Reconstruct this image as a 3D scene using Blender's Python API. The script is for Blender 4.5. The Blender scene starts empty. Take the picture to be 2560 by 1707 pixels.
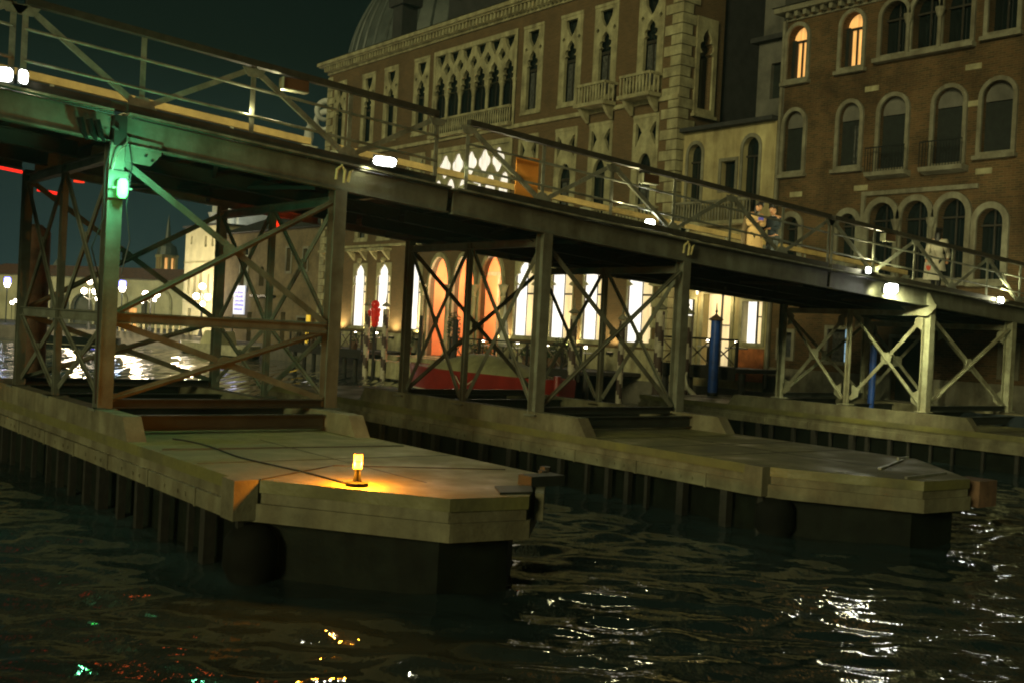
import bpy, bmesh, math, random
import numpy as np
from mathutils import Vector, Matrix
random.seed(7); np.random.seed(7)
S = bpy.context.scene
COL = S.collection
R = math.radians

# ------------------------------------------------------------------ camera
EYE = 2.9
YAW, PITCH, ROLL, FPX = R(52.4), R(-0.64), R(3.0), 2790.0
fw = Vector((math.cos(YAW)*math.cos(PITCH), math.sin(YAW)*math.cos(PITCH), math.sin(PITCH)))
r0 = Vector((math.sin(YAW), -math.cos(YAW), 0)); u0 = r0.cross(fw)
rt = r0*math.cos(ROLL)+u0*math.sin(ROLL); up = -r0*math.sin(ROLL)+u0*math.cos(ROLL)
cd = bpy.data.cameras.new('camera'); cam = bpy.data.objects.new('camera', cd); COL.objects.link(cam)
cd.sensor_width = 36.0; cd.lens = 36.0*FPX/2560.0; cd.clip_start = 0.1; cd.clip_end = 2000
m = Matrix(((rt.x, up.x, -fw.x, 0), (rt.y, up.y, -fw.y, 0), (rt.z, up.z, -fw.z, 0), (0, 0, 0, 1)))
m.translation = Vector((0, 0, EYE)); cam.matrix_world = m
S.camera = cam

# ------------------------------------------------------------------ world, light, exposure
w = bpy.data.worlds.new("World"); S.world = w; w.use_nodes = True
wt = w.node_tree; bg = wt.nodes['Background']
tc = wt.nodes.new('ShaderNodeTexCoord'); sx = wt.nodes.new('ShaderNodeSeparateXYZ'); cr = wt.nodes.new('ShaderNodeValToRGB')
wt.links.new(tc.outputs['Generated'], sx.inputs[0]); wt.links.new(sx.outputs[2], cr.inputs[0]); wt.links.new(cr.outputs[0], bg.inputs[0])
cr.color_ramp.elements[0].position = 0.0; cr.color_ramp.elements[0].color = (0.014, 0.028, 0.028, 1)
cr.color_ramp.elements[1].position = 0.22; cr.color_ramp.elements[1].color = (0.0012, 0.0034, 0.0030, 1)
bg.inputs[1].default_value = 1.0
sd = bpy.data.lights.new('sun', 'SUN'); sd.energy = 1.35; sd.angle = R(14); sd.color = (0.96, 0.90, 0.44)
so = bpy.data.objects.new('sun', sd); COL.objects.link(so)
so.rotation_euler = Vector((0.90, 0.36, -0.24)).to_track_quat('-Z', 'Y').to_euler()
S.view_settings.view_transform = 'Standard'; S.view_settings.look = 'None'
S.view_settings.exposure = 0.2; S.view_settings.gamma = 1.0
S.cycles.max_bounces = 5; S.cycles.sample_clamp_indirect = 4.0
S.cycles.use_denoising = True
S.cycles.filter_width = 2.0

# ------------------------------------------------------------------ materials
def nt(mt): return mt.node_tree.nodes, mt.node_tree.links
def mat(name, col, rough=0.6, metal=0.0, var=0.25, scale=3.0, bump=0.0, bscale=30.0, spec=0.5, tint=None, streak=0.0):
    mt = bpy.data.materials.new(name); mt.use_nodes = True; n, l = nt(mt); b = n['Principled BSDF']
    b.inputs['Roughness'].default_value = rough; b.inputs['Metallic'].default_value = metal
    b.inputs['Specular IOR Level'].default_value = spec
    g = n.new('ShaderNodeNewGeometry'); no = n.new('ShaderNodeTexNoise'); no.inputs['Scale'].default_value = scale
    no.inputs['Detail'].default_value = 6; no.inputs['Roughness'].default_value = 0.65
    l.new(g.outputs['Position'], no.inputs['Vector'])
    rp = n.new('ShaderNodeValToRGB'); rp.color_ramp.elements[0].position = 0.3; rp.color_ramp.elements[1].position = 0.72
    t = tint or [c*(1-var*1.6) for c in col]
    rp.color_ramp.elements[0].color = (*[max(0, c) for c in t], 1)
    rp.color_ramp.elements[1].color = (*[min(1, c*(1+var*0.6)) for c in col], 1)
    l.new(no.outputs['Fac'], rp.inputs[0]); last = rp.outputs[0]
    if streak:
        mp = n.new('ShaderNodeMapping'); mp.inputs['Scale'].default_value = (3.2, 3.2, 0.5); ns = n.new('ShaderNodeTexNoise'); ns.inputs['Scale'].default_value = 1.0; ns.inputs['Detail'].default_value = 5
        l.new(g.outputs['Position'], mp.inputs[0]); l.new(mp.outputs[0], ns.inputs['Vector'])
        r2 = n.new('ShaderNodeValToRGB'); r2.color_ramp.elements[0].position = 0.38; r2.color_ramp.elements[1].position = 0.60
        r2.color_ramp.elements[0].color = (0.50, 0.41, 0.30, 1); r2.color_ramp.elements[1].color = (1.08, 1.08, 1.05, 1)
        l.new(ns.outputs['Fac'], r2.inputs[0]); mx = n.new('ShaderNodeMix'); mx.data_type = 'RGBA'; mx.blend_type = 'MULTIPLY'; mx.inputs[0].default_value = streak
        l.new(last, mx.inputs[6]); l.new(r2.outputs[0], mx.inputs[7]); last = mx.outputs[2]
    l.new(last, b.inputs['Base Color'])
    if bump > 0:
        nb = n.new('ShaderNodeTexNoise'); nb.inputs['Scale'].default_value = bscale; nb.inputs['Detail'].default_value = 4
        l.new(g.outputs['Position'], nb.inputs['Vector'])
        bp = n.new('ShaderNodeBump'); bp.inputs['Strength'].default_value = bump; bp.inputs['Distance'].default_value = 0.02
        l.new(nb.outputs['Fac'], bp.inputs['Height']); l.new(bp.outputs[0], b.inputs['Normal'])
    return mt
def brick(name, c1, c2, mortar, bw=0.26, bh=0.075, dirt=0.5):
    mt = bpy.data.materials.new(name); mt.use_nodes = True; n, l = nt(mt); b = n['Principled BSDF']
    b.inputs['Roughness'].default_value = 0.9; b.inputs['Specular IOR Level'].default_value = 0.2
    g = n.new('ShaderNodeNewGeometry'); s = n.new('ShaderNodeSeparateXYZ'); l.new(g.outputs['Position'], s.inputs[0])
    ad = n.new('ShaderNodeMath'); l.new(s.outputs[0], ad.inputs[0]); l.new(s.outputs[1], ad.inputs[1])
    cb = n.new('ShaderNodeCombineXYZ'); l.new(ad.outputs[0], cb.inputs[0]); l.new(s.outputs[2], cb.inputs[1])
    bk = n.new('ShaderNodeTexBrick'); l.new(cb.outputs[0], bk.inputs['Vector']); bk.inputs['Scale'].default_value = 1.0
    bk.inputs['Brick Width'].default_value = bw; bk.inputs['Row Height'].default_value = bh; bk.inputs['Mortar Size'].default_value = 0.012
    bk.inputs['Color1'].default_value = (*c1, 1); bk.inputs['Color2'].default_value = (*c2, 1); bk.inputs['Mortar'].default_value = (*mortar, 1)
    no = n.new('ShaderNodeTexNoise'); no.inputs['Scale'].default_value = 0.55; no.inputs['Detail'].default_value = 8; no.inputs['Roughness'].default_value = 0.7
    l.new(g.outputs['Position'], no.inputs['Vector'])
    mx = n.new('ShaderNodeMix'); mx.data_type = 'RGBA'; mx.blend_type = 'MULTIPLY'; mx.inputs[0].default_value = dirt
    rp = n.new('ShaderNodeValToRGB'); rp.color_ramp.elements[0].position = 0.35; rp.color_ramp.elements[1].position = 0.65
    rp.color_ramp.elements[0].color = (0.35, 0.33, 0.3, 1); rp.color_ramp.elements[1].color = (1.25, 1.15, 1.0, 1)
    l.new(no.outputs['Fac'], rp.inputs[0]); l.new(bk.outputs['Color'], mx.inputs[6]); l.new(rp.outputs[0], mx.inputs[7])
    l.new(mx.outputs[2], b.inputs['Base Color'])
    bp = n.new('ShaderNodeBump'); bp.inputs['Strength'].default_value = 0.4; bp.inputs['Distance'].default_value = 0.01
    l.new(bk.outputs['Fac'], bp.inputs['Height']); bp.invert = True; l.new(bp.outputs[0], b.inputs['Normal'])
    return mt
def emit(name, col, st, var=0.0, scale=4.0):
    mt = bpy.data.materials.new(name); mt.use_nodes = True; n, l = nt(mt); b = n['Principled BSDF']
    b.inputs['Base Color'].default_value = (*[c*0.6 for c in col], 1)
    b.inputs['Emission Color'].default_value = (*col, 1); b.inputs['Emission Strength'].default_value = st
    if var > 0:
        g = n.new('ShaderNodeNewGeometry'); mp = n.new('ShaderNodeMapping'); mp.inputs['Scale'].default_value = (scale, scale, scale*0.12)
        no = n.new('ShaderNodeTexNoise'); no.inputs['Scale'].default_value = 1.0; no.inputs['Detail'].default_value = 3
        l.new(g.outputs['Position'], mp.inputs[0]); l.new(mp.outputs[0], no.inputs['Vector'])
        mr = n.new('ShaderNodeMapRange'); mr.inputs[1].default_value = 0.3; mr.inputs[2].default_value = 0.7
        mr.inputs[3].default_value = st*(1-var); mr.inputs[4].default_value = st*(1+var*0.6)
        l.new(no.outputs['Fac'], mr.inputs[0]); l.new(mr.outputs[0], b.inputs['Emission Strength'])
    return mt
M = {}
M['steel'] = mat('galvanised_steel', (0.31, 0.33, 0.26), 0.5, 0.3, 0.35, 4.0, 0.25, 40, streak=0.5)
M['girder'] = mat('painted_girder_steel', (0.155, 0.172, 0.135), 0.55, 0.1, 0.3, 2.5, 0.2, 30, tint=(0.095, 0.092, 0.065), streak=0.5)
M['chord'] = mat('dark_chord_steel', (0.07, 0.065, 0.045), 0.5, 0.3, 0.3, 5.0)
M['dark'] = mat('dark_steel', (0.022, 0.026, 0.020), 0.6, 0.2, 0.3, 4.0)
M['rusty'] = mat('rusted_steel', (0.16, 0.09, 0.05), 0.8, 0.1, 0.4, 3.0, 0.4, 25)
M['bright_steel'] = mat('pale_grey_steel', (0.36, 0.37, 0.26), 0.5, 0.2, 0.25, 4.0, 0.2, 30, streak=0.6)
M['wood_rail'] = mat('yellow_wood_rail', (0.42, 0.31, 0.12), 0.7, 0, 0.25, 3.0)
M['plank'] = mat('walkway_planks', (0.14, 0.11, 0.07), 0.8, 0, 0.4, 6.0)
M['deck'] = mat('wet_concrete_deck', (0.130, 0.122, 0.038), 0.55, 0, 0.5, 0.9, 0.35, 18, tint=(0.06, 0.056, 0.022))
M['concrete'] = mat('weathered_concrete', (0.155, 0.148, 0.088), 0.8, 0, 0.4, 1.6, 0.4, 20, tint=(0.07, 0.062, 0.034), streak=0.55)
M['hull'] = mat('black_hull', (0.007, 0.010, 0.0065), 0.7, 0, 0.4, 3.0, 0.2, 12, spec=0.12, streak=0.5)
M['rubber'] = mat('black_rubber', (0.006, 0.0065, 0.005), 0.8, spec=0.1)
M['timber'] = mat('wet_timber', (0.016, 0.014, 0.009), 0.7, 0, 0.4, 8.0, 0.4, 20)
M['brick_a'] = brick('palazzo_brick', (0.130, 0.080, 0.040), (0.092, 0.060, 0.030), (0.13, 0.10, 0.055), dirt=0.35)
M['brick_b'] = brick('old_brick', (0.112, 0.066, 0.032), (0.060, 0.045, 0.023), (0.12, 0.09, 0.05), dirt=0.9)
M['brick_c'] = brick('plastered_brick', (0.20, 0.16, 0.09), (0.16, 0.12, 0.07), (0.2, 0.17, 0.11), dirt=0.8)
M['stone'] = mat('istrian_stone', (0.36, 0.34, 0.20), 0.75, 0, 0.32, 1.8, 0.3, 14, tint=(0.17, 0.155, 0.09), streak=0.45)
M['stone_b'] = mat('weathered_stone', (0.20, 0.195, 0.14), 0.8, 0, 0.35, 2.0, 0.3, 14, tint=(0.11, 0.10, 0.07), streak=0.5)
M['stone_w'] = mat('white_church_stone', (0.55, 0.55, 0.5), 0.7, 0, 0.3, 0.6)
M['plaster'] = mat('yellow_plaster', (0.42, 0.37, 0.19), 0.85, 0, 0.3, 0.7, 0.2, 8, tint=(0.22, 0.18, 0.09), streak=0.5)
M['plaster_g'] = mat('grey_plaster', (0.12, 0.115, 0.095), 0.9, 0, 0.35, 0.9)
M['plaster_p'] = mat('pale_plaster', (0.50, 0.47, 0.30), 0.85, 0, 0.25, 0.5)
M['rust_plaster'] = mat('orange_brown_plaster', (0.42, 0.13, 0.035), 0.85, 0, 0.5, 2.2)
M['roof'] = mat('terracotta_tiles', (0.22, 0.09, 0.05), 0.9, 0, 0.35, 3.0, 0.5, 12)
M['lead'] = mat('lead_roof', (0.085, 0.095, 0.085), 0.5, 0.2, 0.3, 0.7)
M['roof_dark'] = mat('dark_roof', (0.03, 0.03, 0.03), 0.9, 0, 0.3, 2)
M['glass'] = mat('dark_window_glass', (0.008, 0.012, 0.012), 0.12, 0, 0.3, 1.2, 0.05, 3)
M['shutter'] = mat('dark_shutters', (0.009, 0.013, 0.010), 0.6, 0, 0.5, 5)
M['wood_frame'] = mat('dark_window_frame', (0.03, 0.025, 0.018), 0.5)
M['curtain'] = mat('grey_curtain', (0.07, 0.072, 0.065), 0.9, 0, 0.6, 7)
M['iron'] = mat('black_iron', (0.012, 0.014, 0.013), 0.5, 0.3)
M['pave'] = mat('quay_stone', (0.11, 0.10, 0.075), 0.75, 0, 0.3, 1.5)
M['lit_white'] = emit('lit_white_window', (1.0, 0.97, 0.92), 1.05, 0.22, 6)
M['lit_cream'] = emit('lit_cream_curtain', (1.0, 0.78, 0.42), 0.72, 0.35, 5)
M['lit_loggia'] = emit('lit_loggia_curtain', (1.0, 0.92, 0.78), 0.8, 0.45, 9)
M['lit_amber'] = emit('lit_amber_window', (1.0, 0.50, 0.14), 0.85, 0.45, 8)
M['lit_blue'] = emit('lit_blue_window', (0.45, 0.75, 1.0), 0.6, 0.6, 6)
M['flood'] = emit('floodlight_lens', (1.0, 1.0, 0.92), 40)
M['flood_far'] = emit('lamp_globe', (1.0, 0.86, 0.66), 14)
M['bluelamp'] = emit('blue_lamp_glass', (0.15, 0.15, 1.0), 8)
M['green'] = emit('green_lamp_glass', (0.10, 1.0, 0.17), 6)
M['amber'] = emit('amber_beacon_glass', (1.0, 0.40, 0.02), 13)
M['red'] = emit('red_light_tube', (1.0, 0.02, 0.01), 1.5)
M['red_dim'] = emit('red_lamp', (1.0, 0.04, 0.01), 1.0)
M['sign_w'] = emit('backlit_white_sign', (0.72, 0.78, 1.0), 0.6)
M['sign_b'] = emit('backlit_blue_letters', (0.06, 0.07, 0.8), 1.0)
M['yellow_lit'] = emit('yellow_lit_panel', (1.0, 0.62, 0.02), 0.55)
M['orange_board'] = mat('orange_board', (0.85, 0.33, 0.05), 0.7, 0, 0.12, 2)
M['orange_wall'] = mat('orange_marmorino_wall', (0.85, 0.30, 0.11), 0.8, 0, 0.15, 0.8)
M['brownbox'] = mat('brown_casing', (0.12, 0.06, 0.025), 0.6)
M['redpaint'] = mat('red_hull_paint', (0.20, 0.016, 0.010), 0.35, 0, 0.2, 1.5)
M['canvas'] = mat('beige_boat_cover', (0.21, 0.20, 0.095), 0.8, 0, 0.3, 1.5, 0.4, 5)
M['cream'] = mat('cream_paint', (0.5, 0.47, 0.33), 0.5)
M['pole_w'] = mat('faded_white_paint', (0.40, 0.36, 0.26), 0.7)
M['pole_d'] = mat('dark_red_brown_paint', (0.06, 0.035, 0.025), 0.7)
M['pole_blue'] = mat('blue_paint', (0.02, 0.08, 0.38), 0.5, 0, 0.3, 3)
M['redsculpt'] = mat('glossy_red_paint', (0.85, 0.03, 0.02), 0.25)
M['leaf'] = mat('dark_leaves', (0.035, 0.06, 0.02), 0.7, 0, 0.5, 9)
M['leaf_light'] = mat('bright_leaves', (0.16, 0.2, 0.04), 0.7, 0, 0.4, 9)
M['cloth_w'] = mat('white_cloth', (0.6, 0.58, 0.5), 0.9)
M['skin'] = mat('skin', (0.55, 0.28, 0.15), 0.5, 0, 0.08)
M['hair'] = mat('black_hair', (0.012, 0.010, 0.008), 0.5)
M['beige'] = mat('beige_coat', (0.55, 0.36, 0.16), 0.9, 0, 0.12, 5)
M['brownjacket'] = mat('olive_brown_jacket', (0.12, 0.08, 0.035), 0.8)
M['navy'] = mat('dark_blue_jacket', (0.013, 0.023, 0.031), 0.8)
M['jeans'] = mat('grey_blue_jeans', (0.07, 0.085, 0.09), 0.9)
M['black_cloth'] = mat('black_trousers', (0.012, 0.012, 0.012), 0.9)
M['offwhite'] = mat('cream_coat', (0.52, 0.48, 0.36), 0.9, 0, 0.12, 4)
M['redprint'] = mat('red_tulip_print', (0.7, 0.08, 0.03), 0.8)
M['greenprint'] = mat('green_stem_print', (0.12, 0.22, 0.06), 0.8)
M['blueprint'] = mat('blue_phone_case', (0.10, 0.10, 0.6), 0.4)
M['cable'] = mat('black_cable', (0.01, 0.01, 0.01), 0.5)
M['tape'] = mat('yellow_strap', (0.55, 0.5, 0.22), 0.6)

# ------------------------------------------------------------------ helpers
def puddles(mt, lo, hi):
    n, l = nt(mt); b = n['Principled BSDF']; g = n.new('ShaderNodeNewGeometry'); no = n.new('ShaderNodeTexNoise'); no.inputs['Scale'].default_value = 0.9; no.inputs['Detail'].default_value = 5
    l.new(g.outputs['Position'], no.inputs['Vector']); mr = n.new('ShaderNodeMapRange'); mr.inputs[1].default_value = 0.42; mr.inputs[2].default_value = 0.66; mr.inputs[3].default_value = hi; mr.inputs[4].default_value = lo
    l.new(no.outputs['Fac'], mr.inputs[0]); l.new(mr.outputs[0], b.inputs['Roughness'])
puddles(M['deck'], 0.32, 0.75)
class MB:
    def __init__(s): s.v = []; s.f = []
    def add(s, vs, fs):
        k = len(s.v); s.v += [tuple(v) for v in vs]; s.f += [tuple(k+i for i in f) for f in fs]; return s
    def box(s, a, b):
        (x0, y0, z0), (x1, y1, z1) = a, b
        return s.add([(x0,y0,z0),(x1,y0,z0),(x1,y1,z0),(x0,y1,z0),(x0,y0,z1),(x1,y0,z1),(x1,y1,z1),(x0,y1,z1)],
                     [(0,3,2,1),(4,5,6,7),(0,1,5,4),(1,2,6,5),(2,3,7,6),(3,0,4,7)])
    def bar(s, p, q, wd, ht, upv=(0,0,1)):
        p, q = Vector(p), Vector(q); d = (q-p).normalized(); u = Vector(upv)
        sd_ = d.cross(u)
        if sd_.length < 1e-4: sd_ = d.cross(Vector((1,0,0)))
        sd_.normalize(); u = sd_.cross(d).normalized(); a = sd_*wd/2; b = u*ht/2
        return s.add([p-a-b, p+a-b, p+a+b, p-a+b, q-a-b, q+a-b, q+a+b, q-a+b],
                     [(0,3,2,1),(4,5,6,7),(0,1,5,4),(1,2,6,5),(2,3,7,6),(3,0,4,7)])
    def hbeam(s, p, q, wd, ht, t=0.02, upv=(0,0,1)):
        p, q = Vector(p), Vector(q); d = (q-p).normalized(); u = Vector(upv); sd_ = d.cross(u)
        if sd_.length < 1e-4: u = Vector((1,0,0)); sd_ = d.cross(u)
        sd_.normalize(); u = sd_.cross(d).normalized()
        s.bar(p+u*(ht/2-t/2), q+u*(ht/2-t/2), wd, t, u); s.bar(p-u*(ht/2-t/2), q-u*(ht/2-t/2), wd, t, u)
        return s.bar(p, q, t, ht-2*t-0.002, u)
    def tube(s, pts, r, n=8):
        pts = [Vector(p) for p in pts]; k = len(s.v); rr = r if isinstance(r, (list, tuple)) else [r]*len(pts)
        prev = None
        for i, p in enumerate(pts):
            d = (pts[min(i+1, len(pts)-1)]-pts[max(i-1, 0)]).normalized()
            a = d.cross(Vector((0,0,1)))
            if a.length < 1e-3: a = d.cross(Vector((1,0,0)))
            if prev is not None and a.dot(prev) < 0: a = -a
            a.normalize(); prev = a; b = d.cross(a).normalized()
            for j in range(n):
                t = 2*math.pi*j/n; s.v.append(tuple(p+a*math.cos(t)*rr[i]+b*math.sin(t)*rr[i]))
        for i in range(len(pts)-1):
            for j in range(n):
                s.f.append((k+i*n+j, k+i*n+(j+1)%n, k+(i+1)*n+(j+1)%n, k+(i+1)*n+j))
        s.f.append(tuple(k+j for j in reversed(range(n)))); s.f.append(tuple(k+(len(pts)-1)*n+j for j in range(n)))
        return s
    def lathe(s, prof, c=(0,0,0), n=16):
        k = len(s.v)
        for (r, z) in prof:
            for j in range(n):
                t = 2*math.pi*j/n; s.v.append((c[0]+r*math.cos(t), c[1]+r*math.sin(t), c[2]+z))
        for i in range(len(prof)-1):
            for j in range(n):
                s.f.append((k+i*n+j, k+i*n+(j+1)%n, k+(i+1)*n+(j+1)%n, k+(i+1)*n+j))
        s.f.append(tuple(k+j for j in reversed(range(n)))); s.f.append(tuple(k+(len(prof)-1)*n+j for j in range(n)))
        return s
    def sphere(s, c, r, n=12, m_=8, sz=1.0):
        return s.lathe([(max(1e-3, r*math.sin(math.pi*i/m_)), -r*sz*math.cos(math.pi*i/m_)) for i in range(m_+1)], c, n)
    def prism(s, poly, z0, z1):
        n = len(poly); return s.add([(x, y, z0) for x, y in poly]+[(x, y, z1) for x, y in poly],
            [tuple(reversed(range(n))), tuple(range(n, 2*n))]+[(i, (i+1) % n, n+(i+1) % n, n+i) for i in range(n)])
    def prism_ax(s, poly, ax, a, b):          # poly in the other two axes (in x,y,z order)
        n = len(poly); f = {0: lambda p, t: (t, p[0], p[1]), 1: lambda p, t: (p[0], t, p[1]), 2: lambda p, t: (p[0], p[1], t)}[ax]
        return s.add([f(p, a) for p in poly]+[f(p, b) for p in poly],
            [tuple(reversed(range(n))), tuple(range(n, 2*n))]+[(i, (i+1) % n, n+(i+1) % n, n+i) for i in range(n)])
    def build(s, name, mt, parent=None, smooth=False):
        me = bpy.data.meshes.new(name); me.from_pydata(s.v, [], s.f); me.update()
        bm = bmesh.new(); bm.from_mesh(me); bmesh.ops.recalc_face_normals(bm, faces=bm.faces[:]); bm.to_mesh(me); bm.free()
        if smooth: me.polygons.foreach_set('use_smooth', [True]*len(me.polygons))
        me.materials.append(mt if not isinstance(mt, str) else M[mt])
        o = bpy.data.objects.new(name, me); COL.objects.link(o)
        if parent is not None: adopt(o, parent)
        return o
def adopt(o, p):
    o.parent = p; o.matrix_parent_inverse = world_of(p).inverted()
def world_of(p):
    m_ = Matrix.LocRotScale(p.location, p.rotation_euler, p.scale)
    if p.parent: m_ = world_of(p.parent) @ p.matrix_parent_inverse @ m_
    return m_
def tag(o, label=None, cat=None, group=None, kind=None):
    if label: o['label'] = label
    if cat: o['category'] = cat
    if group: o['group'] = group
    if kind: o['kind'] = kind
    return o
def thing(name, loc, label, cat, group=None, rz=0):
    o = bpy.data.objects.new(name, None); COL.objects.link(o); o.location = loc; o.rotation_euler = (0, 0, rz)
    return tag(o, label, cat, group)
def plate(outer, holes, t, name, mt, parent, place='x', at_=0.0):
    """flat plate with holes; (u,v) = (Y,Z) on a plane X=at_ ('x') or (X,Z) on a plane Y=at_ ('y')."""
    cu = bpy.data.curves.new('tmp', 'CURVE'); cu.dimensions = '2D'; cu.fill_mode = 'BOTH'; cu.extrude = t/2
    for poly in [outer]+holes:
        sp = cu.splines.new('POLY'); sp.points.add(len(poly)-1); sp.use_cyclic_u = True
        for i, (a, b) in enumerate(poly): sp.points[i].co = (a, b, 0, 1)
    tmp = bpy.data.objects.new('tmp', cu); COL.objects.link(tmp)
    bpy.context.view_layer.update()
    dg = bpy.context.evaluated_depsgraph_get(); me = bpy.data.meshes.new_from_object(tmp.evaluated_get(dg))
    bpy.data.objects.remove(tmp); bpy.data.curves.remove(cu)
    mb = MB()
    for v in me.vertices:
        a, b, c = v.co; mb.v.append((at_+c, a, b) if place == 'x' else (a, at_+c, b))
    mb.f = [tuple(p.vertices) for p in me.polygons]; bpy.data.meshes.remove(me)
    return mb.build(name, mt, parent)
def rect(a0, b0, a1, b1): return [(a0, b0), (a1, b0), (a1, b1), (a0, b1)]
def arch(c, hw, z0, zs, zt, kind='round', n=7):
    """opening outline centred on c: sill z0, spring zs, apex zt"""
    L = [(c-hw, z0), (c+hw, z0), (c+hw, zs)]
    if kind == 'round':
        L += [(c+hw*math.cos(t), zs+(zt-zs)*math.sin(t)) for t in [math.pi*i/(2*n) for i in range(1, 2*n)]]
    elif kind == 'pointed':
        up_ = [(hw*(1-(i/n)**1.7), zs+(zt-zs)*math.sin(math.pi/2*i/n)) for i in range(1, n)]
        L += [(c+a, b) for a, b in up_]+[(c, zt)]+[(c-a, b) for a, b in reversed(up_)]
    elif kind == 'trefoil':
        h = zt-zs
        pr = [(hw*0.62, zs+h*0.06), (hw*0.98, zs+h*0.20), (hw*1.0, zs+h*0.36), (hw*0.78, zs+h*0.47), (hw*0.56, zs+h*0.47),
              (hw*0.62, zs+h*0.62), (hw*0.50, zs+h*0.76), (hw*0.26, zs+h*0.88)]
        L += [(c+a, b) for a, b in pr]+[(c, zt)]+[(c-a, b) for a, b in reversed(pr)]
    L.append((c-hw, zs)); return L
def quatrefoil(c, z, r):
    P = []
    for k in range(4):
        a0 = math.pi/2*k; cx_, cz = c+r*0.52*math.cos(a0), z+r*0.60*math.sin(a0)
        for i in range(-3, 4):
            t = a0+i*math.pi/7.5; P.append((cx_+r*0.44*math.cos(t), cz+r*0.46*math.sin(t)))
    return P
def spot(parent, loc, tgt, energy, col, size=60, blend=0.5, rad=0.08, name='lamp_light'):
    d = bpy.data.lights.new(name, 'SPOT'); d.energy = energy; d.color = col; d.spot_size = R(size); d.spot_blend = blend; d.shadow_soft_size = rad
    o = bpy.data.objects.new(name, d); COL.objects.link(o); o.location = loc
    o.rotation_euler = (Vector(tgt)-Vector(loc)).to_track_quat('-Z', 'Y').to_euler()
    if parent is not None: adopt(o, parent)
    return o
def point(parent, loc, energy, col, rad=0.1, name='lamp_light'):
    d = bpy.data.lights.new(name, 'POINT'); d.energy = energy; d.color = col; d.shadow_soft_size = rad
    o = bpy.data.objects.new(name, d); COL.objects.link(o); o.location = loc
    if parent is not None: adopt(o, parent)
    return o
def at(px, py, Z):
    return Vector((0, 0, EYE))+(fw+rt*((px-1280)/FPX)-up*((py-853.5)/FPX))*Z
def dup(root, loc, label=None, rz=None):
    mp = {root: root.copy()}; c = mp[root]; COL.objects.link(c); c.location = loc
    if rz is not None: c.rotation_euler = (0, 0, rz)
    if label: c['label'] = label
    def rec(o, oc):
        for ch in [x for x in o.children]:
            k = ch.copy(); COL.objects.link(k); k.parent = oc; k.matrix_parent_inverse = ch.matrix_parent_inverse.copy(); rec(ch, k)
    rec(root, c)
    return c

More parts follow.
